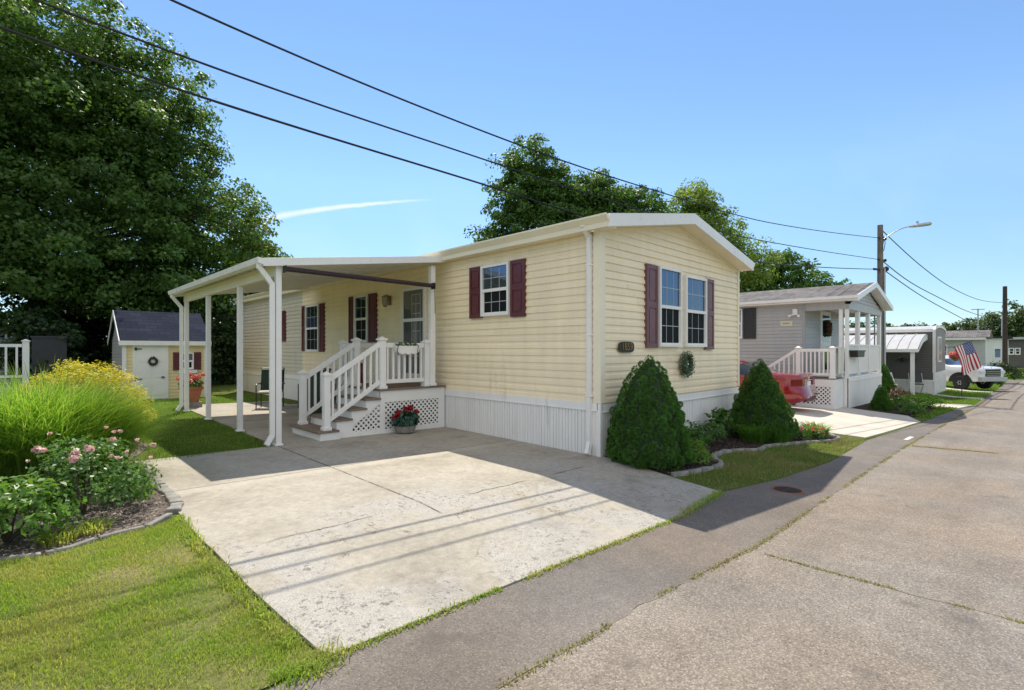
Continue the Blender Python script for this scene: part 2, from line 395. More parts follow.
# road cracks
def crackline(name, pts, wid):
    wid *= .30
    mb = MB(); rr = random.Random(5)
    P = []
    for (a, b) in zip(pts[:-1], pts[1:]):
        n = max(2, int(math.dist(a, b)/.12))
        for i in range(n):
            t = i/n; P.append((a[0]+(b[0]-a[0])*t+rr.uniform(-.02,.02), a[1]+(b[1]-a[1])*t+rr.uniform(-.02,.02)))
    for (a, b) in zip(P[:-1], P[1:]):
        d = Vector((b[0]-a[0], b[1]-a[1])); d.normalize(); w = wid*rr.uniform(.5, 1.3)/2
        nx, ny = -d.y*w, d.x*w
        q = [(a[0]+nx,a[1]+ny),(b[0]+nx,b[1]+ny),(b[0]-nx,b[1]-ny),(a[0]-nx,a[1]-ny)]
        mb.poly([(x, y, zg(x, y)+.0035) for x, y in q])
    return mb.build(name, CRK, kind='structure')
CRK = M('crack_soil', (.20,.165,.125), .95, .3, 9)
C2 = [(4.5,1.56),(4.5,.95),(4.54,.09),(4.5,-1.5),(4.52,-5)]; C3 = [(12.3,1.6),(12.4,1.2),(12.63,.07),(12.7,-5)]; C4 = [(27.6,1.25),(27.9,.2),(28,-5)]
for c in (CRACK[1:], C2, C3, C4): crackline('road_crack', c, .035)

# ------------------------------------------------------------------ numpy foliage
def np_mesh(name, V, loops, lt, mats, parent=None, loc=(0,0,0), mi=None):
    off = np.array(WL[parent.name] if parent else loc)
    me = bpy.data.meshes.new(name)
    V = (V - off).astype(np.float32)
    me.vertices.add(len(V)); me.vertices.foreach_set('co', V.ravel())
    me.loops.add(len(loops)); me.loops.foreach_set('vertex_index', loops.astype(np.int32))
    ls = np.concatenate([[0], np.cumsum(lt)[:-1]]).astype(np.int32)
    me.polygons.add(len(lt)); me.polygons.foreach_set('loop_start', ls); me.polygons.foreach_set('loop_total', lt.astype(np.int32))
    for m in (mats if isinstance(mats, (list, tuple)) else [mats]): me.materials.append(m)
    me.update(calc_edges=True); me.validate()
    o = bpy.data.objects.new(name, me); COL.objects.link(o)
    if parent: o.parent = parent; WL[o.name] = Vector(off)
    else: o.location = loc; WL[o.name] = Vector(loc)
    return o
def unit(a): return a/np.maximum(np.linalg.norm(a, axis=1, keepdims=True), 1e-6)
def leaf_geo(C, N, size, aspect, rng, updir=None):
    """kite leaves at C, lying across N"""
    n = len(C); N = unit(N)
    T = unit(np.cross(N, rng.normal(size=(n, 3)))) if updir is None else unit(updir)
    B = np.cross(N, T); s = size[:, None]
    fold = N*s*.12
    V = np.stack([C-T*s*.5, C+B*s*aspect*.5+T*s*.05+fold, C+T*s*.55, C-B*s*aspect*.5+T*s*.05+fold], 1).reshape(-1, 3)
    return V, np.arange(4*n), np.full(n, 4)
def leaves(name, C, N, size, aspect, mat, rng, parent=None, loc=(0,0,0), updir=None):
    V, L, T = leaf_geo(C, N, size, aspect, rng, updir); return np_mesh(name, V, L, T, mat, parent, loc)
def blade_geo(P, D, h, w, bend, rng):
    """strap blades from P, leaning along D (horizontal), 3 segments"""
    n = len(P); D = unit(np.c_[D[:, :2], np.zeros(n)]); S = np.c_[-D[:, 1], D[:, 0], np.zeros(n)]
    h = h[:, None]; w = w[:, None]; b = bend[:, None]; U = np.array([0, 0, 1.])
    c1 = P + U*h*.55 + D*h*b*.22; c2 = P + U*h*(1-.25*np.minimum(b, 1.6)) + D*h*b*.75
    V = np.stack([P-S*w*.5, P+S*w*.5, c1+S*w*.42, c1-S*w*.42, c2], 1).reshape(-1, 3)
    i = np.arange(n)*5
    L = np.stack([i, i+1, i+2, i+3, i+3, i+2, i+4], 1).ravel(); T = np.tile([4, 3], n)
    return V, L, T
def inpoly(x, y, poly):
    r = np.zeros(len(x), bool); k = len(poly)
    for i in range(k):
        x0, y0 = poly[i]; x1, y1 = poly[(i+1) % k]
        c = ((y0 > y) != (y1 > y)) & (x < (x1-x0)*(y-y0)/((y1-y0)+1e-12)+x0); r ^= c
    return r
def grass(name, poly, dens, h, w, mat, label, seed, holes=(), clump=.5, lift=0, mask=None):
    rng = np.random.default_rng(seed); a = np.array(poly); mn, mx = a.min(0), a.max(0)
    n = int(dens*(mx-mn).prod()); P = rng.uniform(mn, mx, (n, 2))
    k = inpoly(P[:, 0], P[:, 1], poly)
    for q in holes: k &= ~inpoly(P[:, 0], P[:, 1], q)
    P = P[k]
    # bare and thick patches
    f = np.sin(P[:, 0]*3.1+1.7*np.sin(P[:, 1]*2.3))*np.sin(P[:, 1]*3.7+1.3*np.sin(P[:, 0]*2.9)) + .5*np.sin(P[:, 0]*9.1+2*np.sin(P[:, 1]*7))*np.sin(P[:, 1]*8.3)
    P = P[rng.uniform(0, 1, len(P)) < np.clip(1-clump+clump*(f*.8+.45), .10, 1)]
    if mask is not None: P = P[rng.uniform(0, 1, len(P)) < mask(P)]
    n = len(P); B = np.c_[P, zgv(P[:, 0], P[:, 1])-.006+lift]
    V, L, T = blade_geo(B, rng.normal(size=(n, 3)), rng.uniform(h[0], h[1], n)*rng.uniform(.7, 1.2, n), rng.uniform(w*.6, w*1.3, n), rng.uniform(.2, 1.3, n), rng)
    o = np_mesh(name, V, L, T, mat); return tag(o, label, 'grass', kind='stuff')
GRASS_Y = leaf_mat('dry_lawn_grass', [(.19,.35,.03),(.27,.42,.045),(.36,.46,.08)], .5, 2.0, .6, patch=[(.33,.39,.07),(.50,.46,.18),(.24,.37,.05)])
GRASS_D = leaf_mat('dry_crack_grass', [(.19,.20,.055),(.27,.265,.085),(.35,.32,.13)], .4, 1.1, .6)
GRASS_G = leaf_mat('green_lawn_grass', [(.10,.21,.022),(.16,.28,.035),(.22,.33,.055)], .45, .9, .6)
GRASS_S = leaf_mat('shaded_lawn_grass', [(.14,.24,.04),(.20,.29,.055),(.28,.32,.09)], .45, 1.3, .6, patch=[(.25,.25,.10),(.33,.29,.15),(.19,.25,.06)])
grass('grass', [(p[0] if p[0] > -2.6 else -2.6, p[1]) for p in LAWN], 24000, (.014, .048), .0034, GRASS_Y, 'sunlit yellow green lawn with dry patches at the lower left', 1, clump=.64)
grass('grass', [(1.15,8.0),(2.86,8.25),(2.95,10.1),(3.05,14.4),(3.15,15.9),(5.5,15.9),(5.5,18.5),(.5,18.5),(.9,10.8),(1.5,9.8)], 1500, (.025,.055), .007, GRASS_G, 'bright green lawn beside the carport in front of the shed', 2, clump=.25)
VERGE = [(6.1,2.64),(7.46,2.42),(9.35,2.28),(12.45,2.36),(12.35,3.06),(12.15,2.72),(11.62,2.68),(10.42,3.10),(9.6,3.27),(9.16,3.22),(8.9,3.36),(8.34,3.52),(8.04,3.5),(7.78,3.45),(7.54,3.2),(7.3,3.12),(6.87,3.16),(6.2,3.28)]
grass('grass', VERGE, 5200, (.02,.055), .006, GRASS_S, 'shaded patchy grass strip between the front bed edging and the road', 3, clump=.85)
for i, (q, lb) in enumerate([([(18.8,2.0),(22.6,1.8),(22.9,2.2),(21.3,2.25),(19.6,2.35),(18.9,2.5)], 'small grass strip by the road in front of the grey house bed'),
                ([(22.9,1.8),(23.5,1.78),(23.9,5),(23.7,8),(23.45,8)], 'grass between the grey house and the pale walkway'),
                ([(25.7,1.5),(29.8,1.48),(29.9,3.2),(28,9),(25.9,9)], 'grass in front of the white metal awning'),
                ([(31.1,1.46),(36.9,1.42),(37.4,9),(36.6,3.1),(31.2,3.1)], 'grass under the flag in front of the dark grey house'),
                ([(38.4,1.42),(56,1.25),(60,1),(62,0),(63,-4),(75,-4),(75,6),(41,6)], 'grass beyond the white truck at the far end of the road')]):
    grass('grass', q, 260 if i > 2 else 700, (.04,.09), .02, GRASS_G, lb, 10+i, clump=.2)
def path_grass(name, pts, wid, n, h, label, seed, lo=None, gap=.5):
    rng = np.random.default_rng(seed); a = np.array(pts); seg = np.linalg.norm(np.diff(a, axis=0), axis=1); cs = np.r_[0, np.cumsum(seg)]
    u = rng.uniform(0, cs[-1], n); 
    f = np.sin(u*2.3+1.9*np.sin(u*.77))+.7*np.sin(u*7.1+seed)+.4*np.sin(u*17.)
    u = u[f > gap-1]
    x = np.interp(u, cs, a[:, 0])+rng.normal(0, wid, len(u)); y = np.interp(u, cs, a[:, 1])+rng.normal(0, wid, len(u))
    m = len(u); B = np.c_[x, y, zgv(x, y)+.002]
    V, L, T = blade_geo(B, rng.normal(size=(m, 3)), rng.uniform(h*.4, h*1.2, m), rng.uniform(.004, .009, m), rng.uniform(.3, 1.5, m), rng)
    return tag(np_mesh(name, V, L, T, GRASS_D if 'dry' in label else GRASS_Y), label, 'grass', kind='stuff')
path_grass('weeds', [(1.18,2.6),(2.94,2.56),(4.08,2.52),(4.9,2.5)], .016, 2000, .028, 'weeds in the joint where the concrete driveway meets the road', 21, gap=-.3)
path_grass('weeds', [(4.9,2.5),(5.5,2.56),(6.1,2.6)], .03, 500, .06, 'weeds at the shaded end of the driveway edge', 24, gap=-.5)
path_grass('weeds', [(.95,2.58),(1.22,2.6)], .05, 500, .06, 'weeds at the lawn corner beside the driveway', 25, gap=-1)
path_grass('weeds', CRACK[1:10], .017, 8000, .020, 'dry grass growing in the long crack along the road', 22, gap=.6)
path_grass('weeds', C2[:4], .014, 1100, .018, 'dry grass in the first crack across the road', 23, gap=.5)
path_grass('weeds', C3[:3], .02, 700, .03, 'dry grass in the farther crack across the road', 26, gap=.5)
path_grass('weeds', [(1.08,2.8),(1.02,3.6),(.98,4.6),(1.03,5.3)], .03, 1500, .06, 'grass fringe creeping over the left driveway edge', 27, gap=-.4)

# ------------------------------------------------------------------ trees
def tree(name, base, blobs, nclump, per, leaf, mat, label, trunk=(.35, 4.), crad=.7, seed=1, group=None, limbs=9, aspect=.75, cat='tree', bare=False):
    """blobs: ellipsoids (cx,cy,cz,rx,ry,rz) relative to base"""
    rng = np.random.default_rng(seed); b = Vector(base); B = np.array(blobs, float)
    t = thing(name, label, cat, base, group)
    vol = B[:, 3]*B[:, 4]*B[:, 5]; vol = vol**.7
    idx = rng.choice(len(B), nclump, p=vol/vol.sum())
    d = unit(rng.normal(size=(nclump, 3))); rad = rng.uniform(.04, 1, nclump)**.52
    rad *= 1+rng.normal(0, .07, nclump)
    cc = B[idx, :3]+d*rad[:, None]*B[idx, 3:]
    cs = crad*rng.uniform(.55, 1.35, nclump)
    ci = np.repeat(np.arange(nclump), per); n = len(ci)
    q = unit(rng.normal(size=(n, 3)))*(rng.uniform(0, 1, n)**.45)[:, None]
    q[:, 2] *= .55
    P = cc[ci]+q*cs[ci][:, None]; P[:, 2] -= (q[:, 0]**2+q[:, 1]**2)*cs[ci]*.25
    N = q*.7+d[ci]*.35+np.array([0, 0, .55])+rng.normal(0, .55, (n, 3))
    o = leaves('crown', P+np.array(base), N, leaf*rng.uniform(.6, 1.3, n), aspect, mat, rng, t)
    mb = MB(); tr, th = trunk
    top = Vector((float(B[:, 0].mean())*.4, float(B[:, 1].mean())*.4, th))
    hi = B[:, 2].max()
    mb.tube([b, b+Vector((0,0,.4)), b+top*.5, b+top, b+Vector((top.x*1.4, top.y*1.4, th+(hi-th)*.3))], [tr*1.35, tr*1.05, tr*.9, tr*.75, tr*.10], 10)
    pick = rng.choice(nclump, min(limbs, nclump), replace=False)
    for k in pick:
        e = Vector(cc[k]); s = Vector((top.x, top.y, max(th*.75, min(e.z*.7, hi*.8))))*1.0
        mid = (s+e)/2+Vector((0,0,-.04*(e-s).length))
        mb.tube([b+s, b+mid, b+e], [tr*.38, tr*.22, tr*.05], 6)
    mb.build('trunk', BARK, t, smooth=True)
    return t
MAPLE = leaf_mat('maple_leaves', [(.06,.125,.028),(.09,.175,.035),(.13,.225,.05)], .45, .35)
MAPLE2 = leaf_mat('light_leaves', [(.10,.16,.03),(.14,.21,.04),(.19,.26,.06)], .45, .35)
DKLEAF = leaf_mat('dark_leaves', [(.055,.125,.025),(.085,.17,.034),(.12,.215,.05)], .45, .3)
LTLEAF = leaf_mat('pale_leaves', [(.15,.24,.045),(.21,.30,.06),(.27,.35,.085)], .5, .3)
FARLEAF = leaf_mat('far_leaves', [(.055,.095,.03),(.085,.13,.04),(.11,.16,.05)], .35, .2)
HEDGE = leaf_mat('hedge_leaves', [(.02,.045,.012),(.032,.065,.018),(.05,.09,.025)], .25, .4)

bx, by = .75, 29.7
tree('shade_tree', (bx, by, zg(bx, by)), [(0,0,9.2,7.4,6.8,6.6),(-1.4,-.5,13.8,5.6,5.4,5.2),(2.5,-1.2,12.6,3.7,4.0,3.4),(4.6,-2.2,7.6,3.7,4.0,3.2),(-4.5,-1,9,5.2,5,5.5),(-1,-3.6,5.4,5.4,4.2,3.2),(3.9,-3.4,4.6,3.6,3.2,2.3),(-6.5,-1.5,5.2,4.2,4,3.2),(3.3,-1.8,10.2,3.3,3.2,2.8)],
     1850, 150, .152, MAPLE, 'huge dark green shade tree towering over the small shed', (.55, 4.5), .80, 3, limbs=16, aspect=.8)
bx, by = -5.4, 33
tree('shade_tree', (bx, by, zg(bx, by)), [(0,0,11,5.5,5,6.5),(1.5,0,15.5,4,4,4.2),(-2,-1,6.5,5,4.5,4)], 430, 75, .27, MAPLE2, 'lighter green tree at the left edge behind the huge shade tree', (.4, 5), .9, 4)
bx, by = 9.4, 31
tree('leafy_tree', (bx, by, zg(bx, by)), [(0,0,4.6,2.6,2.6,3.6),(.3,0,7.3,1.8,1.8,2.4)], 190, 75, .2, MAPLE2, 'sunlit yellow green tree rising behind the back of the carport', (.2, 2.5), .6, 5)
bx, by = 22.8, 22.0
tree('backyard_tree', (bx, by, zg(bx, by)), [(0,0,9.0,2.9,2.9,4.8),(.1,.0,12.7,2.1,2.1,2.7),(1.9,-1.3,11.6,1.9,1.9,2.2),(-1.7,.8,7.0,2.4,2.2,3.2),(1.4,-.8,10.4,2.1,2.1,2.6),(-2.4,1.8,5.0,2.4,2.2,2.6)],
     520, 105, .185, DKLEAF, 'tall dark tree with a peaked top behind the yellow house roof', (.4, 4), .75, 6)
bx, by = 27.6, 20.6
tree('backyard_tree', (bx, by, zg(bx, by)), [(0,0,9.2,3.6,3.4,3.8),(-2.4,1.2,12.4,2.0,1.9,1.8),(.2,-.2,12.2,2.0,1.9,1.7),(2.6,-1.9,11.6,2.2,2.0,1.9),(3.9,-2.8,9.0,2.5,2.4,2.8)],
     620, 95, .185, DKLEAF, 'broad lumpy tree right of the tall peaked tree behind the yellow house', (.4, 3.8), .7, 7)
bx, by = 40.6, 19.0
tree('backyard_tree', (bx, by, zg(bx, by)), [(0,0,11.0,3.7,3.4,3.4),(-.4,.4,13.9,2.4,2.3,2.2),(3.0,-2.0,9.4,2.8,2.6,2.9),(-2.4,1.6,9,3,2.8,3)],
     470, 75, .20, LTLEAF, 'thin pale green tree above the right slope of the yellow house roof', (.35, 5), .8, 8)
bx, by = 48.6, 15.4
tree('backyard_tree', (bx, by, zg(bx, by)), [(0,0,7.0,4.3,4.2,3.4),(-.6,.4,9.3,2.4,2.4,1.9),(2.4,-1.6,7.4,2.6,2.6,2.2),(-3,2,6.4,3,2.8,2.8)],
     330, 60, .27, DKLEAF, 'rounded green tree above the ridge of the grey house', (.4, 4), .85, 9)
k = 0
for (px, dd, top, rw, lb) in [(868,95,6.6,4.6,'far tree seen through the grey house porch posts, just left of the utility pole'),(893,88,5.8,4.2,'far low tree right of the utility pole above the metal awning roof'),(915,84,5.2,3.9,'far tree behind the flat dark grey house roof'),
                    (948,96,6.4,3.4,'small dark far tree right behind the arched gable of the dark grey house'),(966,110,5.2,4.,'pale far tree left of the antenna mast'),(990,90,7.2,4.6,'far tree left of the dark utility pole at the road end'),(1012,82,8.2,4.4,'far bright tree right of the dark utility pole'),(1040,78,8.8,4.6,'far tree at the right edge beyond the grey bungalow'),(1075,85,8.5,5.,'far tree just beyond the right edge behind the grey bungalow')]:
    a = R(45.67); xc = (px-512)/506*dd
    x = dd*math.cos(a)+xc*math.sin(a); y = dd*math.sin(a)-xc*math.cos(a)
    h = top+1.2
    tree('distant_tree', (x, y, zg(x, y)), [(0,0,h*.58,rw,rw,h*.42),(rw*.5,-rw*.5,h*.5,rw*.6,rw*.6,h*.34),(-rw*.4,rw*.4,h*.62,rw*.55,rw*.55,h*.36)], 130, 40, .42, FARLEAF, lb, (.3, 2.6), 1.0, 30+k, 'trees along the far horizon', limbs=5); k += 1
for i, (x, y, h, r, lb) in enumerate([(-3.5,31,6.5,2.6,'dark dense tree filling the gap behind the grey privacy panel'),(2.6,34,7,3.0,'dark dense tree directly behind the huge shade tree trunk'),(5.6,30,6.2,2.2,'dark dense tree behind the shed roof'),(-9.5,30,7,3.2,'dark dense tree at the left edge behind the neighbour roof'),(9.2,35,6.5,3,'dark dense tree behind the back corner of the yellow house')]):
    tree('background_tree', (x, y, zg(x, y)), [(0,0,h*.5,r,r,h*.5),(0,0,h*.22,r*1.15,r*1.1,h*.25),(r*.6,-r*.3,h*.35,r*.7,r*.7,h*.34)], 260, 60, .26, HEDGE, lb, (.2, h*.4), .65, 70+i, limbs=4)
# low dark shrubs and undergrowth behind the shed and carport
for i, (x, y, h, r, lb) in enumerate([(4.9,24.6,3.6,1.3,'tall dark shrub right of the shed, seen between the carport posts'),(7.4,25.6,4.4,1.5,'tall dark shrub behind the rear corner of the yellow house'),(.6,23.6,3.0,1.3,'dark shrub left of the shed under the huge tree'),(-1.6,26,4.2,1.8,'dark shrub behind the grey wall panel'),(-5.2,26.5,5.0,2.2,'dark shrub at the left edge behind the white porch railing')]):
    tree('tall_shrub', (x, y, zg(x, y)), [(0,0,h*.5,r,r,h*.5),(0,0,h*.25,r*1.1,r*1.1,h*.28)], 150, 60, .15, HEDGE, lb, (.1, h*.5), .38, 50+i, limbs=4, cat='shrub')

# ------------------------------------------------------------------ wall helpers
class Wall:
    """plane with horizontal axis; P(u, z, d): d = distance out of the wall"""
    def __init__(s, face, c): s.face = face; s.c = c
    def P(s, u, z, d=0.):
        return (s.c-d, u, z) if s.face == 'x' else (u, s.c-d, z)
def wbox(mb, W, u0, u1, z0, z1, d0, d1):
    p = [W.P(u0,z0,d0), W.P(u1,z0,d0), W.P(u1,z0,d1), W.P(u0,z0,d1), W.P(u0,z1,d0), W.P(u1,z1,d0), W.P(u1,z1,d1), W.P(u0,z1,d1)]
    return mb.hexa(p)
def siding(W, rng_u, z0, z1, course=.118, lip=.021, panel=3.7):
    """lapped boards; every pair of laps is one pressed panel, panels butt over each other at staggered joints"""
    mb = MB(); z = z0; rr = random.Random(int(z0*1000)+int(W.c*77)); row = 0
    while z < z1-1e-4:
        zt = min(z+course, z1); m = z+(zt-z)*.5
        A, Mm, B = rng_u(z), rng_u(m), rng_u(zt)
        if row % 1 == 0: off = rr.uniform(0, panel)
        lo, hi = A; cuts = [lo]; u = math.floor((lo-off)/panel)*panel+off
        while u < hi:
            if u > lo+.25 and u < hi-.25: cuts.append(u)
            u += panel
        cuts.append(hi); n = len(cuts)-1
        for k in range(n):
            l = lip+(.0035 if k % 2 else 0.)+rr.uniform(-.0008, .0008)
            c0, c1 = cuts[k], cuts[k+1]
            def cl(v, r): return min(max(v, r[0]), r[1]) if r[1] > r[0] else (r[0]+r[1])/2
            a0, a1 = c0, c1
            m0, m1 = (Mm[0] if k == 0 else cl(c0, Mm)), (Mm[1] if k == n-1 else cl(c1, Mm))
            b0, b1 = (B[0] if k == 0 else cl(c0, B)), (B[1] if k == n-1 else cl(c1, B))
            P = [W.P(a0,z,-.01), W.P(a1,z,-.01), W.P(a0,z,l), W.P(a1,z,l), W.P(m0,m,l*.9), W.P(m1,m,l*.9), W.P(m0,m+.008,l*.35), W.P(m1,m+.008,l*.35), W.P(b0,zt,l*.14), W.P(b1,zt,l*.14)]
            mb.add(P, [(0,1,3,2),(2,3,5,4),(4,5,7,6),(6,7,9,8)])
        z = zt; row += 1
    return mb
def skirting(W, u0, u1, zb, zt, trim=.11, pitch=.19):
    mb = MB(); u = u0; rr = random.Random(int(u0*100))
    g = lambda q: (zb(q) if callable(zb) else zb)
    while u < u1-.01:
        e = min(u+pitch, u1)
        for a, b, d in ((u, u+.012, .0), (u+.012, u+.052, .016), (u+.052, u+.064, .004), (u+.064, u+.118, .016), (u+.118, u+.13, .004), (u+.13, e, .016)):
            b = min(b, e); 
            if a >= b: continue
            mb.poly([W.P(a,g(a),d), W.P(b,g(b),d), W.P(b,zt-trim,d), W.P(a,zt-trim,d)])
            mb.poly([W.P(b,g(b),d), W.P(b,g(b),0.), W.P(b,zt-trim,0.), W.P(b,zt-trim,d)])
            mb.poly([W.P(a,g(a),0.), W.P(a,g(a),d), W.P(a,zt-trim,d), W.P(a,zt-trim,0.)])
        u = e
    wbox(mb, W, u0, u1, zt-trim, zt, 0, .03)
    wbox(mb, W, u0, u1, zt-trim-.012, zt-trim, 0, .04)
    return mb
def window(parent, W, u0, u1, z0, z1, cols=3, rows=2, frame=.045, d=.058, screen=True, name='window'):
    """single-hung vinyl window standing proud of the siding: frame > panes, grid, screen"""
    mb = MB(); zm = (z0+z1)/2; dd = d+.035
    wbox(mb, W, u0, u0+frame, z0, z1, .0, dd); wbox(mb, W, u1-frame, u1, z0, z1, .0, dd)
    wbox(mb, W, u0+frame, u1-frame, z0, z0+frame, .0, dd+.008); wbox(mb, W, u0+frame, u1-frame, z1-frame, z1, .0, dd-.002)
    wbox(mb, W, u0+frame, u1-frame, zm-.028, zm+.028, .0, dd-.004)
    a, b = u0+frame, u1-frame
    s = .022
    wbox(mb, W, a, a+s, z0+frame, zm-.028, .0, d+.012); wbox(mb, W, b-s, b, z0+frame, zm-.028, .0, d+.012)
    wbox(mb, W, a+s, b-s, z0+frame, z0+frame+s, .0, d+.0115)
    f = mb.build(name, WHT, parent)
    wbox(MB(), W, 0, 1, 0, 1, 0, 1)
    MB().poly([W.P(a, zm+.028, d), W.P(b, zm+.028, d), W.P(b, z1-frame, d), W.P(a, z1-frame, d)]).build('upper_pane', GLASS, f)
    MB().poly([W.P(a+s, z0+frame+s, d-.006), W.P(b-s, z0+frame+s, d-.006), W.P(b-s, zm-.028, d-.006), W.P(a+s, zm-.028, d-.006)]).build('lower_pane', SCREEN if screen else GLASS, f)
    g = MB(); gw = .0065
    for (lo, hi, e) in ((zm+.028, z1-frame, d+.003), (z0+frame+s, zm-.028, d-.003)):
        for i in range(1, cols):
            u = a+(b-a)*i/cols; wbox(g, W, u-gw, u+gw, lo, hi, e-.002, e)
        for i in range(1, rows):
            z = lo+(hi-lo)*i/rows; wbox(g, W, a, b, z-gw, z+gw, e-.0015, e+.001)
    g.build('window_grid', M_GRID, f)
    return f
M_GRID = M('grid_bars', (.42,.44,.47), .35, 0)
def shutter(parent, W, u0, u1, z0, z1, mat, d0=.026):
    mb = MB(); d = d0+.022
    wbox(mb, W, u0, u1, z0, z1, .0, d)
    w = .055; zm = z0+(z1-z0)*.52
    for a, b, c, e in ((u0,u0+w,z0,z1),(u1-w,u1,z0,z1)): wbox(mb, W, a, b, c, e, d, d+.014)
    for c, e in ((z0,z0+.07),(zm-.05,zm+.05),(z1-.07,z1)): wbox(mb, W, u0+w, u1-w, c, e, d, d+.013)
    for c, e in ((z0+.1,zm-.08),(zm+.08,z1-.1)): wbox(mb, W, u0+w+.025, u1-w-.025, c, e, d, d+.010)
    return mb.build('shutter', mat, parent)
def clip_line(p, d, poly):
    """clip the infinite 2-D line p+t*d to a convex polygon"""
    t0, t1 = -1e9, 1e9; k = len(poly)
    area = sum(poly[i][0]*poly[(i+1) % k][1]-poly[(i+1) % k][0]*poly[i][1] for i in range(k))
    for i in range(k):
        a = poly[i]; b = poly[(i+1) % k]
        ex, ey = b[0]-a[0], b[1]-a[1]
        nx, ny = (-ey, ex) if area > 0 else (ey, -ex)
        den = nx*d[0]+ny*d[1]; num = nx*(p[0]-a[0])+ny*(p[1]-a[1])
        if abs(den) < 1e-9:
            if num < 0: return None
            continue
        t = -num/den
        if den > 0: t0 = max(t0, t)
        else: t1 = min(t1, t)
    return (t0, t1) if t1 > t0+.005 else None
def lattice(W, poly, pitch=.068, wid=.03, d=.004):
    mb = MB(); us = [p[0] for p in poly]; zs = [p[1] for p in poly]
    c = ((min(us)+max(us))/2, (min(zs)+max(zs))/2); ext = max(max(us)-min(us), max(zs)-min(zs))
    for s, off in ((1, 0.), (-1, .005)):
        dr = (math.sqrt(.5), s*math.sqrt(.5)); nr = (-dr[1], dr[0]); n = int(ext/pitch)+2
        for i in range(-n, n+1):
            q = (c[0]+nr[0]*i*pitch, c[1]+nr[1]*i*pitch); r = clip_line(q, dr, poly)
            if not r: continue
            a = (q[0]+dr[0]*r[0], q[1]+dr[1]*r[0]); b = (q[0]+dr[0]*r[1], q[1]+dr[1]*r[1])
            h = wid/2; P = []
            for e in (off+d, off+d+.005):
                P += [W.P(a[0]-nr[0]*h, a[1]-nr[1]*h, e), W.P(b[0]-nr[0]*h, b[1]-nr[1]*h, e), W.P(b[0]+nr[0]*h, b[1]+nr[1]*h, e), W.P(a[0]+nr[0]*h, a[1]+nr[1]*h, e)]
            mb.hexa(P)
    return mb
def text_mesh(s, size, depth):
    c = bpy.data.curves.new('lettering', 'FONT'); c.body = s; c.size = size; c.extrude = depth; c.align_x = 'CENTER'; c.align_y = 'CENTER'
    o = bpy.data.objects.new('lettering', c); COL.objects.link(o)
    dg = bpy.context.evaluated_depsgraph_get(); me = bpy.data.meshes.new_from_object(o.evaluated_get(dg))
    bpy.data.objects.remove(o); return me
def rail_post(mb, x, y, z0, z1, w=.105):
    h = w/2
    mb.box(x-h, x+h, y-h, y+h, z0, z1)
    mb.box(x-h-.018, x+h+.018, y-h-.018, y+h+.018, z0, z0+.055)
    mb.box(x-h-.022, x+h+.022, y-h-.022, y+h+.022, z1, z1+.03)
    a = h+.012; mb.add([(x-a,y-a,z1+.03),(x+a,y-a,z1+.03),(x+a,y+a,z1+.03),(x-a,y+a,z1+.03),(x,y,z1+.075)], [(0,1,4),(1,2,4),(2,3,4),(3,0,4),(3,2,1,0)])
def railing(parent, a, b, top, bot, n, w=.036):
    """a, b: deck points; rail heights top and bottom above them; n balusters, each a sub-part"""
    a = Vector(a); b = Vector(b); U = Vector((0,0,1))
    o = MB().beam(a+U*top, b+U*top, .055, .09).build('railing', WHT, parent, bevel=.004)
    MB().beam(a+U*bot, b+U*bot, .05, .075).build('bottom_rail', WHT, o, bevel=.004)
    for i in range(n):
        q = a.lerp(b, (i+.5)/n)
        MB().box(q.x-w/2, q.x+w/2, q.y-w/2, q.y+w/2, q.z+bot+.02, q.z+top-.03).build('baluster', WHT, o)
    return o

# ------------------------------------------------------------------ YELLOW HOUSE
XA, XB, YA, YB = 6.21, 11.30, 4.48, 21.20
ZS, ZE, ZR, XR = .69, 3.30, 3.76, 8.62
H1 = thing('mobile_home', 'pale yellow single storey mobile home with burgundy shutters and white skirting', 'house', (XA, YA, zg(XA, YA)))
WX, WY = Wall('x', XA), Wall('y', YA)
siding(WX, lambda z: (YA+.09, 15.46), ZS, ZE+.04).build('side_wall', YEL, H1)
siding(WX, lambda z: (15.46, YB-.08), ZS, ZE+.04).build('rear_side_wall', siding_mat('grey_beige_vinyl', (.66,.61,.51)), H1)  # rear stretch in a greyer beige than the yellow wall
def gable(z):
    if z <= ZE: return (XA+.09, XB-.07)
    k = (z-ZE)/(ZR-ZE); return (XA+.09+(XR-XA-.09)*k, XB-.07-(XB-.07-XR)*k)
siding(WY, gable, ZS, ZR).build('gable_wall', YEL, H1)
mb = MB()
mb.box(XA+.005, XB-.02, YA+.012, YB-.02, .05, ZE); mb.prism([(XA+.005, YA+.014, ZE), (XB-.02, YA+.014, ZE), (XR, YA+.014, ZR)], (0, YB-YA-.04, 0))
mb.build('wall_core', YEL, H1)
mb = MB()
for q in ((XA-.036, XA+.09, YA-.036, YA+.10, ZS, ZE+.03), (XB-.075, XB+.012, YA-.036, YA+.02, ZS, ZE), (XA-.02, XA+.02, YB-.08, YB, ZS, ZE)):
    MB().box(*q).build('corner_trim', TAN, H1, bevel=.004)
skirting(WX, YA+.02, YB, lambda u: zg(XA, u)-.02, ZS).build('skirting', SKIRT, H1)
skirting(WY, XA+.02, XB, lambda u: zg(u, YA)-.02, ZS-.02).build('skirting', SKIRT, H1)
MB().box(XA-.03, XA+.03, YA-.03, YA+.03, zg(XA, YA)-.02, ZS).build('skirting_corner', SKIRT, H1)
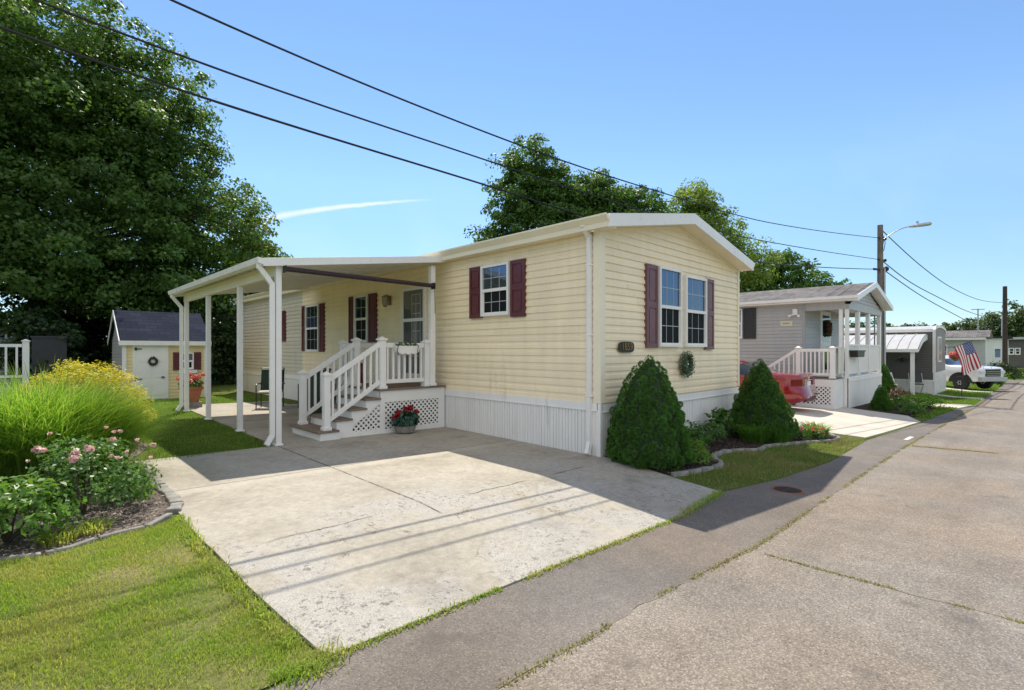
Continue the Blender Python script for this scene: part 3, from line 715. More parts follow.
# roof: shingle slab, fascia, soffit
EX0, EX1, RY0, RY1 = 6.00, 11.34, 4.16, 21.4
ZT0, ZT1 = 3.415, 3.90
ze_r = 3.36
mb = MB()
mb.prism([(EX0, RY0+.02, ZT0), (XR, RY0+.02, ZT1), (EX1, RY0+.02, ze_r), (EX1, RY0+.02, ze_r-.035), (XR, RY0+.02, ZT1-.035), (EX0, RY0+.02, ZT0-.035)], (0, RY1-RY0-.04, 0))
rf = mb.build('roof', ROOF_D, H1)
mb = MB()
for (xa, za, xb, zb) in ((EX0, ZT0, XR, ZT1), (XR, ZT1, EX1, ze_r)):
    for y in (RY0, RY1-.03):
        mb = MB(); mb.hexa([(xa,y,za-.175),(xb,y,zb-.175),(xb,y+.03,zb-.175),(xa,y+.03,za-.175),(xa,y,za+.012),(xb,y,zb+.012),(xb,y+.03,zb+.012),(xa,y+.03,za+.012)])
        mb.build('rake_fascia', WHM, rf)
mb = MB()
for (xa, za, xb, zb) in ((EX0, ZT0, XR, ZT1), (XR, ZT1, EX1, ze_r)):
    mb.hexa([(xa,RY0+.03,za-.16),(xb,RY0+.03,zb-.16),(xb,YA-.001,zb-.16),(xa,YA-.001,za-.16),(xa,RY0+.03,za-.145),(xb,RY0+.03,zb-.145),(xb,YA-.001,zb-.145),(xa,YA-.001,za-.145)])
    mb.hexa([(xa,YA-.028,za-.205),(xb,YA-.028,zb-.205),(xb,YA+.0,zb-.205),(xa,YA+.0,za-.205),(xa,YA-.028,za-.162),(xb,YA-.028,zb-.162),(xb,YA+.0,zb-.162),(xa,YA+.0,za-.162)])
mb.box(EX0+.03, XA, RY0+.03, RY1-.03, ZT0-.165, ZT0-.14)
mb.build('soffit', TAN, rf)
mb = MB(); g0 = EX0-.02
mb.prism([(g0, RY0+.001, ZT0-.10), (g0-.075, RY0+.001, ZT0-.02), (g0-.075, RY0+.001, ZT0+.005), (g0-.06, RY0+.001, ZT0+.005), (g0, RY0+.001, ZT0-.02)], (0, RY1-RY0, 0))
mb.box(EX0-.02, EX0+.03, RY0+.031, RY1-.031, ZT0-.17, ZT0-.036)
mb.prism([(EX1, RY0, ze_r-.12), (EX1+.085, RY0, ze_r-.03), (EX1+.085, RY0, ze_r), (EX1, RY0, ze_r)], (0, RY1-RY0, 0))
mb.build('gutter', TAN, H1)
ds = MB(); xd = XA-.055; yd = YA+.15
ds.beam((EX0-.03, yd, ZT0-.08), (xd, yd, ZT0-.24), .06, .08, (0,1,0))
ds.beam((xd, yd, ZT0-.22), (xd, yd, .06), .085, .065, (0,1,0)); zb = zg(xd, yd)
ds.beam((xd, yd, .10), (xd-.10, yd-.03, zb+.04), .08, .065, (0,1,0))
for z in (2.75, 1.7, .78): ds.box(xd-.045, xd+.05, yd-.05, yd+.05, z, z+.03)
ds.build('downspout', WHM, H1, bevel=.006)
# windows on the long wall
window(H1, WX, 6.36, 7.10, 2.10, 3.03, 3, 2); shutter(H1, WX, 7.12, 7.46, 2.08, 3.04, BURG); shutter(H1, WX, 6.00, 6.34, 2.06, 3.04, BURG)
window(H1, WX, 11.36, 12.04, 1.66, 2.84, 2, 2); shutter(H1, WX, 12.06, 12.38, 1.65, 2.85, BURG); shutter(H1, WX, 10.98, 11.34, 1.66, 2.85, BURG)
window(H1, WX, 14.18, 15.09, 1.42, 2.78, 3, 2); shutter(H1, WX, 15.11, 15.42, 1.43, 2.79, BURG); shutter(H1, WX, 13.88, 14.16, 1.42, 2.79, BURG)
window(H1, WX, 17.12, 17.9, 1.75, 2.74, 3, 2); shutter(H1, WX, 16.76, 17.09, 1.75, 2.74, BURG)
# double window on the gable
window(H1, WY, 7.81, 8.59, 1.54, 2.92, 3, 2); window(H1, WY, 8.75, 9.60, 1.54, 2.86, 3, 2)
shutter(H1, WY, 7.44, 7.79, 1.52, 2.91, BURG_GLARE); shutter(H1, WY, 9.62, 9.98, 1.49, 2.88, BURG_GLARE)
# storm door over the entrance door
mb = MB(); y0, y1, z0, z1 = 8.95, 9.84, .79, 2.84
for a, b, c, e in ((y0,y0+.06,z0,z1),(y1-.06,y1,z0,z1)): wbox(mb, WX, a, b, c, e, 0, .06)
for c, e in ((z1-.06,z1),(2.10,2.17),(z0,z0+.18)): wbox(mb, WX, y0+.06, y1-.06, c, e, 0, .055)
door = mb.build('storm_door', WHT, H1)
MB().poly([WX.P(y0+.06,2.17,.044), WX.P(y1-.06,2.17,.044), WX.P(y1-.06,z1-.06,.044), WX.P(y0+.06,z1-.06,.044)]).build('upper_pane', DOORG, door)
MB().poly([WX.P(y0+.06,.97,.044), WX.P(y1-.06,.97,.044), WX.P(y1-.06,2.10,.044), WX.P(y0+.06,2.10,.044)]).build('lower_pane', DOORG, door)
mb = MB()
for z in (1.35,1.62,1.89,2.27,2.48,2.68): wbox(mb, WX, 9.12, 9.44, z-.007, z+.007, .045, .051)
for y in (9.12,9.28,9.44): wbox(mb, WX, y-.007, y+.007, 1.35, 2.70, .045, .050)
mb.build('door_grid', M_GRID, door)
mb = MB(); wbox(mb, WX, 9.80, 9.83, 1.58, 1.66, .06, .10); mb.build('handle', BLACK, door)
# house number plaque with brass digits
pq = MB(); cx, cz = 6.84, 1.53
pts = []
for i in range(28):
    t = 2*PI*i/28; c, s = math.cos(t), math.sin(t)
    pts.append(WY.P(cx+.21*math.copysign(abs(c)**.55, c), cz+.085*math.copysign(abs(s)**.55, s), .040))
pq.prism(pts, (0, -.02, 0)); pl = tag(pq.build('number_plaque', BROWNP, loc=(cx, YA, cz)), 'small dark bronze house number plaque on the yellow front wall above the cone shrub', 'plaque')
me = text_mesh('1859', .155, .004); me.materials.append(BRASS)
o = bpy.data.objects.new('lettering', me); COL.objects.link(o); o.parent = pl; o.rotation_euler = (R(90), 0, 0); o.location = (0, -.066, 0); o.scale = (1.02, 1, 1)
# wreath under the double window
rng = np.random.default_rng(5)
def wreath(name, c, R0, r0, face, mat, label, n=900, leaf=.035, seed=1):
    rng = np.random.default_rng(seed); t = thing(name, label, 'wreath', c)
    a = rng.uniform(0, 2*PI, n); b = rng.uniform(0, 2*PI, n); q = r0*rng.uniform(.5, 1.1, n)
    u = (R0+q*np.cos(b)); off = q*np.sin(b)
    P = np.c_[u*np.cos(a), off, u*np.sin(a)*1.12]; N = np.c_[np.cos(b)*np.cos(a), np.sin(b), np.cos(b)*np.sin(a)]+rng.normal(0, .5, (n, 3))
    if face == 'x': P = P[:, [1, 0, 2]]; N = N[:, [1, 0, 2]]
    leaves('foliage', P+np.array(c), N, leaf*rng.uniform(.6, 1.3, n), .5, mat, rng, t)
    MB().torus(c, R0, r0*.5, face).build('ring', BARK, t)
    return t
WREA = leaf_mat('wreath_leaves', [(.04,.11,.06),(.08,.18,.10),(.16,.28,.17)], .3, 8)
wreath('wreath', (8.76, YA-.10, 1.22), .15, .075, 'y', WREA, 'round green leaf wreath on the yellow wall below the double window', seed=2)
# porch lamp beside the door
lp = thing('wall_lamp', 'small brass and glass carriage lamp on the yellow wall left of the storm door', 'lamp', (XA, 10.4, 2.6))
mb = MB(); wbox(mb, WX, 10.34, 10.46, 2.52, 2.74, .015, .035); mb.tube([WX.P(10.4,2.7,.03), WX.P(10.4,2.76,.10), WX.P(10.4,2.72,.15)], .012, 8)
mb.lathe([(.02,.0),(.075,-.03),(.08,-.045)], (XA-.15, 10.4, 2.74), 12); mb.lathe([(.05,0),(.03,-.03)], (XA-.15, 10.4, 2.50), 12); mb.build('bracket', BRASS, lp)
mb = MB(); mb.lathe([(.05,0),(.065,.08),(.07,.19)], (XA-.15, 10.4, 2.50), 12); mb.build('lamp_glass', LAMPG, lp, smooth=True)

# ------------------------------------------------------------------ CARPORT
CP = thing('carport', 'white patio carport with cream header and square posts attached to the yellow house', 'carport', (2.92, 8.24, zg(2.92, 8.24)))
CX0, CX1, CY0, CY1 = 2.66, 5.985, 8.10, 14.46
def cz(x): return 2.88 + (x-CX0)*(3.335-2.88)/(CX1-CX0)
mb = MB()
mb.hexa([(CX0,CY0+.03,cz(CX0)-.05),(CX1,CY0+.03,cz(CX1)-.05),(CX1,CY1-.03,cz(CX1)-.05),(CX0,CY1-.03,cz(CX0)-.05),(CX0,CY0+.03,cz(CX0)-.008),(CX1,CY0+.03,cz(CX1)-.008),(CX1,CY1-.03,cz(CX1)-.008),(CX0,CY1-.03,cz(CX0)-.008)])
n = 16
for i in range(1, n):
    y = CY0+(CY1-CY0)*i/n; mb.hexa([(CX0+.2,y-.012,cz(CX0+.2)-.066),(CX1,y-.012,cz(CX1)-.066),(CX1,y+.012,cz(CX1)-.066),(CX0+.2,y+.012,cz(CX0+.2)-.066),(CX0+.2,y-.012,cz(CX0+.2)-.0505),(CX1,y-.012,cz(CX1)-.0505),(CX1,y+.012,cz(CX1)-.0505),(CX0+.2,y+.012,cz(CX0+.2)-.0505)])
mb.build('roof', CEIL, CP)
mb = MB()
for y in (CY0, CY1-.03):
    mb = MB(); mb.hexa([(CX0,y,cz(CX0)-.125),(CX1+.1,y,cz(CX1+.1)-.125),(CX1+.1,y+.03,cz(CX1+.1)-.125),(CX0,y+.03,cz(CX0)-.125),(CX0,y,cz(CX0)),(CX1+.1,y,cz(CX1+.1)),(CX1+.1,y+.03,cz(CX1+.1)),(CX0,y+.03,cz(CX0))])
    mb.build('fascia', WHM, CP, bevel=.004)
mb = MB(); mb.prism([(CX0,CY0-.005,2.78),(CX0-.07,CY0-.005,2.80),(CX0-.085,CY0-.005,2.885),(CX0-.07,CY0-.005,2.885),(CX0,CY0-.005,2.87)], (0,CY1-CY0+.01,0)); mb.build('gutter', WHM, CP)
MB().box(2.88, 2.96, CY0+.14, CY1-.1, 2.64, 2.83).build('header_beam', TAN, CP, bevel=.004)
for y in (8.24, 10.14, 12.29, 14.24):
    mb = MB(); z0 = zg(2.92, y)+.01; w = .043
    mb.box(2.92-w, 2.92+w, y-w, y+w, z0, 2.64 if y > 8.3 else 2.80); mb.box(2.92-w-.02, 2.92+w+.02, y-w-.02, y+w+.02, z0, z0+.03)
    mb.build('post', WHM, CP, bevel=.006)
for yy, s in ((8.22, -1), (14.3, 1)):
    mb = MB(); z0 = zg(2.8, yy)
    x = 2.825
    mb.beam((CX0-.03, yy-.02, 2.80), (CX0-.03, yy-.02, 2.72), .075, .06, (0,1,0)); mb.beam((CX0-.03, yy-.02, 2.75), (x, yy, 2.50), .075, .06, (0,1,0))
    mb.beam((x, yy, 2.53), (x, yy, z0+.15), .075, .062, (0,1,0)); mb.beam((x, yy, z0+.18), (x-.10, yy-.04, z0+.04), .075, .062, (0,1,0))
    mb.build('downspout', WHM, CP, bevel=.008)
mb = MB(); mb.box(5.80, 5.90, 8.20, 8.30, .78, 3.14); mb.box(5.78,5.92,8.18,8.32,.78,.83); mb.build('wall_post', WHM, CP, bevel=.005)
rl = thing('awning_roller', 'dark maroon rolled up awning bar under the front edge of the carport roof', 'awning', (3.0, 8.15, 2.74))
mb = MB(); mb.tube([(2.99,8.15,2.755),(5.80,8.15,2.735)], .04, 12); mb.build('fabric_roll', MAROON, rl, smooth=True)
MB().box(2.98,3.0,8.10,8.20,2.70,2.81).build('end_bracket', BLACK, rl); MB().box(5.795,5.83,8.10,8.20,2.67,2.79).build('end_bracket', BLACK, rl); MB().tube([(5.83,8.13,2.68),(5.835,8.12,2.2)], .006, 6).build('pull_cord', BLACK, rl)

# ------------------------------------------------------------------ PORCH STEPS
PS = thing('porch_steps', 'white railed entrance landing and steps with lattice skirting beside the yellow house', 'porch', (4.72, 8.25, zg(4.72, 8.25)))
DK = .77; SX = 4.72
mb = MB(); mb.box(SX-.03, XA-.045, 8.22, 9.93, DK-.035, DK); mb.build('deck', TREAD, PS, bevel=.004)
gz = zg(4, 8.3)+.008; rise = (DK-gz)/5; run = .275
for i in range(4):
    x0 = SX-run*(4-i); z = gz+rise*(i+1); e = .0 if i else .06
    mb = MB(); mb.box(x0-.035-e, x0+run+.01, 8.24-e, 9.37+e, z-.032, z); mb.build('tread', TREAD, PS, bevel=.004)
    mb = MB(); mb.box(x0-e*.6, x0+.02, 8.27-e, 9.34+e, z-rise-(.01 if i == 0 else 0), z-.033)
    if i == 0: mb.box(x0+.02, x0+run+.04, 8.27-e, 8.29-e, gz-.02, z-.033); mb.box(x0+.02, x0+run+.04, 9.32+e, 9.34+e, gz-.02, z-.033)
    mb.build('riser', WHT, PS)
MB().box(SX, SX+.02, 8.27, 9.34, gz+4*rise, DK-.036).build('riser', WHT, PS)
WL1, WL2 = Wall('y', 8.26), Wall('y', 8.275)
# landing front panel with lattice
g0 = zg(5.4, 8.25)
mb = MB()
for a, b, c, e in ((SX,SX+.10,g0-.02,DK-.036),(6.02,6.165,g0-.02,DK-.036),(SX+.10,6.02,DK-.25,DK-.036),(SX+.10,6.02,g0-.02,g0+.10)): wbox(mb, WL1, a, b, c, e, -.03, 0)
mb.build('skirt_frame', WHT, PS)
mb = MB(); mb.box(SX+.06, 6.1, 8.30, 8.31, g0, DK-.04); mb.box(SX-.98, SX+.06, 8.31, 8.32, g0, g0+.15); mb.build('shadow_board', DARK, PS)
lattice(WL1, [(SX+.09, g0+.09), (6.03, g0+.09), (6.03, DK-.24), (SX+.09, DK-.24)], d=-.022).build('lattice_panel', WHT, PS)
# stair side: stringer sheet with triangular lattice
x0 = SX-run*3+.03
mb = MB()
prof = [(SX-run*4+.02, gz-.02)]
for i in range(1, 4): prof += [(SX-run*(4-i)+.02, gz+rise*i-.0), (SX-run*(4-i)+.02, gz+rise*(i+1)-.036)]
prof += [(SX-.001, gz+rise*4-.036), (SX-.001, DK-.30)]
low = [(SX-.001, gz+.52), (SX-run*3+.22, gz+.13), (SX-run*3+.22, gz+.1), (SX-.001, gz+.10), (SX-.001, gz-.02)]
for i in range(4):
    xa = SX-run*(4-i)+.02; xb = min(xa+run, SX-.001); zt = gz+rise*(i+1)-.036
    la = gz-.02 if i == 0 else gz+.13+(xa-(SX-run*3+.22))*(.40/(run*3-.22)); lb = gz+.13+(xb-(SX-run*3+.22))*(.40/(run*3-.22))
    la = max(la, gz-.02); lb = max(lb, gz-.02)
    if i < 1: la = lb = gz-.02
    elif i == 1: la = gz-.02; lb = gz-.02+.0
    if i <= 1: wbox(mb, WL2, xa, xb, gz-.02, min(zt, gz+rise*2-.036), -.03, 0)
    else: mb.hexa([WL2.P(xa,la,-.03), WL2.P(xb,lb,-.03), WL2.P(xb,lb,0), WL2.P(xa,la,0), WL2.P(xa,zt,-.03), WL2.P(xb,zt,-.03), WL2.P(xb,zt,0), WL2.P(xa,zt,0)])
xs = SX-run*2+.02
wbox(mb, WL2, xs, SX-.001, gz-.02, gz+.08, -.03, 0)
mb.build('stringer', WHT, PS)
lattice(WL2, [(xs-.0, gz+.07), (SX+.0, gz+.07), (SX+.0, gz+.55), (xs, gz+.20)], d=-.022).build('lattice_panel', WHT, PS)
posts = {'a': (3.73,8.31,gz+rise,1.05), 'b': (3.73,9.29,gz+rise,1.05), 'c': (4.78,8.31,DK,1.66), 'd': (4.78,9.29,DK,1.66), 'e': (5.745,8.31,DK,1.62), 'f': (4.78,9.86,DK,1.62), 'g': (6.08,9.86,DK,1.62)}
for k_, (x, y, z0, z1) in posts.items():
    mb = MB(); rail_post(mb, x, y, z0, z1, .115 if k_ in 'cd' else .105); mb.build('newel_post', WHT, PS, bevel=.004)
railing(PS, (4.83,8.31,DK), (5.69,8.31,DK), .80, .13, 7)
railing(PS, (4.78,9.35,DK), (4.78,9.80,DK), .80, .13, 3)
railing(PS, (4.83,9.86,DK), (6.03,9.86,DK), .80, .13, 9)
for y in (8.31, 9.29): railing(PS, (3.78,y,gz+rise*1.1), (4.73,y,DK-.02), .84, .15, 8)
# planter hung on the landing rail
rp = thing('rail_planter', 'white scalloped planter box hung on the outside of the landing railing', 'planter', (5.2, 8.2, 1.42))
mb = MB(); mb.prism([(4.98,8.26,1.56),(5.50,8.26,1.56),(5.46,8.26,1.44),(5.38,8.26,1.40),(5.30,8.26,1.42),(5.24,8.26,1.39),(5.18,8.26,1.42),(5.10,8.26,1.40),(5.02,8.26,1.44)], (0,-.13,0)); mb.build('box', WHT, rp, bevel=.005)
mb = MB()
for x in (5.02, 5.46): mb.tube([(x,8.25,1.60),(x-.02,8.10,1.56),(x-.05,8.10,1.46),(x-.01,8.11,1.38)], .007, 6)
mb.build('bracket', BLACK, rp)
GRN_S = leaf_mat('small_leaves', [(.05,.11,.025),(.09,.17,.035),(.14,.22,.06)], .35, 6)
def leafy(name, parent, c, r, n, size, mat, seed, aspect=.6, shell=.5, flat=1.):
    rng = np.random.default_rng(seed); d = unit(rng.normal(size=(n, 3))); q = rng.uniform(shell, 1, n)**.6
    P = np.array(c)+d*q[:, None]*np.array(r); P = P[P[:, 2] > c[2]-r[2]*flat]
    m = len(P); N = d[:m]*.6+rng.normal(0, .5, (m, 3))+np.array([0, 0, .4])
    return leaves(name, P, N, size*rng.uniform(.6, 1.35, m), aspect, mat, rng, parent)
leafy('foliage', rp, (5.24, 8.19, 1.58), (.24,.06,.06), 160, .045, GRN_S, 3)
# crimson potted flowers standing in front of the lattice
FP = thing('flower_pot', 'low pale pot of crimson geraniums with blue green leaves in front of the porch lattice', 'flower pot', (5.13, 8.08, zg(5.13, 8.08)))
z0 = zg(5.13, 8.08)+.012
MB().lathe([(.13,0),(.17,.02),(.20,.12),(.21,.14),(.19,.14),(.18,.10)], (5.13,8.08,z0), 20).build('pot', STONE, FP, smooth=True)
BLUG = leaf_mat('blue_green_leaves', [(.03,.085,.06),(.06,.14,.10),(.12,.22,.17)], .25, 6)
leafy('foliage', FP, (5.13,8.08,z0+.24), (.27,.2,.16), 420, .085, BLUG, 4, .85)
for i, (dx, dz) in enumerate([(-.2,.36),(-.15,.40),(.02,.44),(.08,.47),(.0,.40),(.13,.43),(.2,.38),(-.24,.31)]):
    leafy('blossom', FP, (5.13+dx, 8.02+.04*(i % 3), z0+dz), (.055,.055,.045), 70, .035, CRIM, 60+i, .9, .3)
# red urn on the landing
ur = MB(); ur.lathe([(.06,0),(.10,.05),(.13,.28),(.10,.40),(.12,.44),(.09,.44)], (5.0, 9.62, DK), 16)
tag(ur.build('urn', M('dark_red_glaze', (.22,.02,.025), .3, .1, 6), loc=(5.0, 9.62, DK), smooth=True), 'dark red glazed urn on the landing behind the stair railing', 'urn')

# ------------------------------------------------------------------ PATIO FURNITURE
def patio_chair(label, loc, rot, fab, cush):
    t = thing('patio_chair', label, 'chair', (0,0,0))
    mb = MB()
    for x in (-.29, .29):
        mb.tube([(x,-.28,0),(x,-.28,.62),(x,-.22,.645),(x,.24,.64),(x,.30,.60)], .014, 8)
        mb.tube([(x*.93,.26,0),(x*.93,.24,.40),(x*.93,.40,1.02)], .014, 8)
    mb.tube([(-.27,.40,1.02),(.27,.40,1.02)], .014, 8); mb.tube([(-.29,-.26,.40),(.29,-.26,.40)], .013, 8); mb.tube([(-.27,.24,.40),(.27,.24,.40)], .013, 8)
    mb.tube([(-.29,-.28,.16),(.29,-.28,.16)], .01, 8)
    mb.build('frame', BLACK, t, smooth=True)
    mb = MB(); mb.box(-.26,.26,-.27,.24,.40,.455); mb.build('seat', cush, t, bevel=.02)
    mb = MB(); mb.hexa([(-.26,.22,.44),(.26,.22,.44),(.26,.27,.44),(-.26,.27,.44),(-.26,.355,.98),(.26,.355,.98),(.26,.405,.98),(-.26,.405,.98)])
    mb.build('backrest', fab, t, bevel=.015)
    mb = MB(); mb.hexa([(-.265,.345,.985),(.265,.345,.985),(.265,.415,.985),(-.265,.415,.985),(-.265,.36,1.04),(.265,.36,1.04),(.265,.43,1.04),(-.265,.43,1.04)]); mb.build('headrest', cush, t, bevel=.015)
    t.location = loc; t.rotation_euler = (0, 0, rot); return t
patio_chair('black metal patio chair with dark green back and cream cushion behind the front carport post', (4.72,13.85,zg(4.72,13.85)+.02), R(-28), DGREEN, CUSH)
patio_chair('brown patio chair turned sideways near the white skirting of the yellow house', (5.5,13.1,zg(5.5,13.1)+.02), R(-100), BROWNF, BROWNF)
tb = thing('side_table', 'small dark round patio table between the brown chair and the steps', 'table', (5.3,12.0,zg(5.3,12)))
z0 = zg(5.3,12)+.015; mb = MB(); mb.lathe([(.30,.48),(.31,.49),(.31,.505),(.30,.51)], (5.3,12,z0), 24); mb.build('tabletop', BLACK, tb, smooth=True)
for k_ in range(3):
    a = 2*PI*k_/3+.3; MB().tube([(5.3+.1*math.cos(a),12+.1*math.sin(a),z0+.48),(5.3+.27*math.cos(a),12+.27*math.sin(a),z0)], .012, 8).build('leg', BLACK, tb)
gr = thing('kettle_grill', 'dark green covered kettle grill on the patio behind the steps', 'grill', (4.75,10.9,zg(4.75,10.9)))
z0 = zg(4.75,10.9)+.015
MB().lathe([(.30,.10),(.34,.45),(.33,.75),(.26,.95),(.13,1.06),(.03,1.09)], (4.75,10.9,z0), 20).build('cover', DGREEN, gr, smooth=True)
for k_ in range(3):
    a = 2*PI*k_/3; MB().tube([(4.75+.2*math.cos(a),10.9+.2*math.sin(a),z0+.12),(4.75+.24*math.cos(a),10.9+.24*math.sin(a),z0)], .014, 8).build('leg', BLACK, gr)

# ------------------------------------------------------------------ SHED
SH = thing('garden_shed', 'small cream garden shed with dark blue shingled roof and white door', 'shed', (2.14, 18.6, zg(2.14, 18.6)))
sx0, sx1, sy0, sy1, sz, sr = 2.22, 4.37, 18.62, 21.0, 1.80, 2.66
WS = Wall('y', sy0); g0 = zg(3, 18.6)
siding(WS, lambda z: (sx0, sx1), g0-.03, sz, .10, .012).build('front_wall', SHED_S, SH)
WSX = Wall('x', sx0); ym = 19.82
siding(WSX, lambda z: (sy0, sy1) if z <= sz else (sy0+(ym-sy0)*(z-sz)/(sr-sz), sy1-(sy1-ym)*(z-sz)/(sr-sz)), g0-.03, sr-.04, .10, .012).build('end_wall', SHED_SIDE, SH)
mb = MB(); mb.box(sx0+.012, sx1, sy0+.012, sy1, g0-.05, sz); mb.prism([(sx0+.012,sy0+.012,sz),(sx0+.012,ym,sr-.03),(sx0+.012,sy1,sz)], (sx1-sx0-.02,0,0)); mb.build('wall_core', SHED_S, SH)
mb = MB(); o_ = .14
def slope(y): return sr-(abs(y-ym))*(sr-sz)/(ym-sy0)
ya, yb = sy0-o_, sy1+o_
mb.hexa([(sx0-.1,ya,slope(ya)),(sx1+.1,ya,slope(ya)),(sx1+.1,ym,sr),(sx0-.1,ym,sr),(sx0-.1,ya,slope(ya)+.05),(sx1+.1,ya,slope(ya)+.05),(sx1+.1,ym,sr+.05),(sx0-.1,ym,sr+.05)])
mb.hexa([(sx0-.1,ym,sr),(sx1+.1,ym,sr),(sx1+.1,yb,slope(yb)),(sx0-.1,yb,slope(yb)),(sx0-.1,ym,sr+.05),(sx1+.1,ym,sr+.05),(sx1+.1,yb,slope(yb)+.05),(sx0-.1,yb,slope(yb)+.05)])
srf = mb.build('roof', ROOF_N, SH)
mb = MB(); mb.box(sx0-.105, sx1+.105, ya-.02, ya-.001, slope(ya)-.09, slope(ya)+.045); mb.box(sx0-.03, sx0+.07, sy0-.03, sy0+.02, g0-.02, sz); mb.box(sx1-.07, sx1+.03, sy0-.03, sy0+.02, g0-.02, sz)
mb.box(sx0-.02, sx1+.02, ya, sy0, slope(ya)-.09, slope(ya)-.07)
for (a, b) in ((ya, ym), (ym, yb)):
    mb.hexa([(sx0-.12,a,slope(a)-.09),(sx0-.101,a,slope(a)-.09),(sx0-.101,b,slope(b)-.09),(sx0-.12,b,slope(b)-.09),(sx0-.12,a,slope(a)+.045),(sx0-.101,a,slope(a)+.045),(sx0-.101,b,slope(b)+.045),(sx0-.12,b,slope(b)+.045)])
mb.build('trim', WHT, SH)
mb = MB(); d0, d1, dz0, dz1 = 2.50, 3.27, g0, 1.58
wbox(mb, WS, d0, d1, dz0, dz1, 0, .03)
for a, b in ((d0-.06,d0),(d1,d1+.06)): wbox(mb, WS, a, b, dz0, dz1+.06, 0, .038)
wbox(mb, WS, d0, d1, dz1, dz1+.06, 0, .037)
for (a, b) in ((d0+.09,d0+.39),(d0+.47,d0+.77)):
    for (c, e) in ((dz0+.12,dz0+.55),(dz0+.66,dz0+1.05),(dz0+1.14,dz1-.09)): wbox(mb, WS, a, b, c, e, .03, .038)
dr = mb.build('door', WHT, SH)
mb = MB()
for z in (1.50, .60): wbox(mb, WS, d0-.02, d0+.16, z-.015, z+.015, .04, .05); wbox(mb, WS, d0-.02, d0+.04, z-.04, z+.04, .04, .052)
mb.build('hinge', BLACK, dr)
mb = MB(); wbox(mb, WS, d1-.12, d1-.05, .62, .66, .04, .08); mb.build('handle', BLACK, dr)
f = window(SH, WS, 3.66, 4.0, .86, 1.38, 2, 1, .03, .03)
shutter(SH, WS, 3.45, 3.65, .84, 1.40, BURG, .012); shutter(SH, WS, 4.01, 4.21, .84, 1.40, BURG, .012)
mb = MB(); wbox(mb, WS, 3.60, 4.08, .74, .84, .01, .13); mb.build('window_box', WHT, SH)
wreath('wreath', (2.93, sy0-.07, 1.13), .095, .04, 'y', leaf_mat('dark_wreath', [(.012,.025,.012),(.03,.05,.025),(.07,.08,.05)], .2, 8), 'small dark wreath hanging on the white shed door', 420, .03, 7)
pt = thing('terracotta_planter', 'terracotta pot of coral geraniums on a white block by the rear carport post', 'flower pot', (3.24,15.3,zg(3.24,15.3)))
z0 = zg(3.24,15.3)+.01; cx, cy = 3.24, 15.3
MB().box(cx-.22,cx+.22,cy-.16,cy+.16,z0,z0+.14).build('block', STONE, pt, bevel=.01)
MB().lathe([(.17,.14),(.25,.46),(.28,.46),(.28,.54),(.24,.54),(.22,.48)], (cx,cy,z0), 20).build('pot', TERRA, pt, smooth=True)
leafy('foliage', pt, (cx,cy,z0+.62), (.28,.28,.14), 380, .06, GRN_S, 5, .8)
for i in range(12):
    a = 2*PI*i/12+.2; q = .13+.15*(i % 3)/2
    leafy('blossom', pt, (cx+q*math.cos(a), cy+q*math.sin(a), z0+.70+.05*(i % 4)), (.07,.07,.055), 60, .045, CORAL, 80+i, .9, .3)

# ------------------------------------------------------------------ LEFT NEIGHBOUR: porch and grey panel
nb = thing('neighbour_porch', 'white porch railing and post of the left neighbour behind the ornamental grass', 'porch', (0.15,20.6,zg(0,20.6)))
g0 = zg(0, 20.6)
mb = MB(); mb.box(-5.5,.2,20.55,23.2,.48,.54); mb.build('deck', M('grey_deck', (.25,.24,.24), .7, .15, 3), nb)
mb = MB(); mb.box(-5.5,.18,20.60,20.62,g0,.47); mb.build('skirt', GREYS, nb)
for x in (.17, -2.2, -4.6):
    mb = MB(); rail_post(mb, x, 20.6, g0, 1.72, .15); mb.build('post', WHT, nb)
for a, b in ((-2.12, .09), (-4.5, -2.3)): railing(nb, (a,20.6,.54), (b,20.6,.54), 1.06, .16, 10, .05)
ng = thing('neighbour_house', 'dark grey neighbouring house wall with white gable corner at the far left edge', 'house', (-8.,24,zg(-8,24)))
siding(Wall('y', 23.9), lambda z: (-9.5, .0), .0, 1.9, .12).build('wall', GREYS, ng)
mb = MB(); mb.box(-9.5,-.02,23.92,34,-.2,1.9); mb.build('wall_core', GREYS, ng)
mb = MB(); mb.prism([(-9.7,23.6,1.92),(.25,23.6,1.92),(.25,23.6,2.02),(-4.7,23.6,2.55),(-9.7,23.6,2.02)], (0,11,0)); mb.build('roof', ROOF_G, ng)
mb = MB(); mb.hexa([(.26,23.55,1.85),(-.3,23.55,1.85),(-.3,23.6,1.85),(.26,23.6,1.85),(.26,23.55,2.0),(-.3,23.55,2.06),(-.3,23.6,2.06),(.26,23.6,2.0)]); mb.build('fascia', WHT, ng)
gp = MB(); gp.box(.32,1.16,22.2,22.3,zg(.7,22.2)-.02,1.86); gp.box(.29,1.19,22.17,22.33,1.86,1.92)
tag(gp.build('privacy_panel', M('charcoal_panel', (.035,.037,.038), .6, .15, 3), loc=(.7,22.2,zg(.7,22.2))), 'dark grey privacy panel standing between the white porch post and the shed', 'panel')

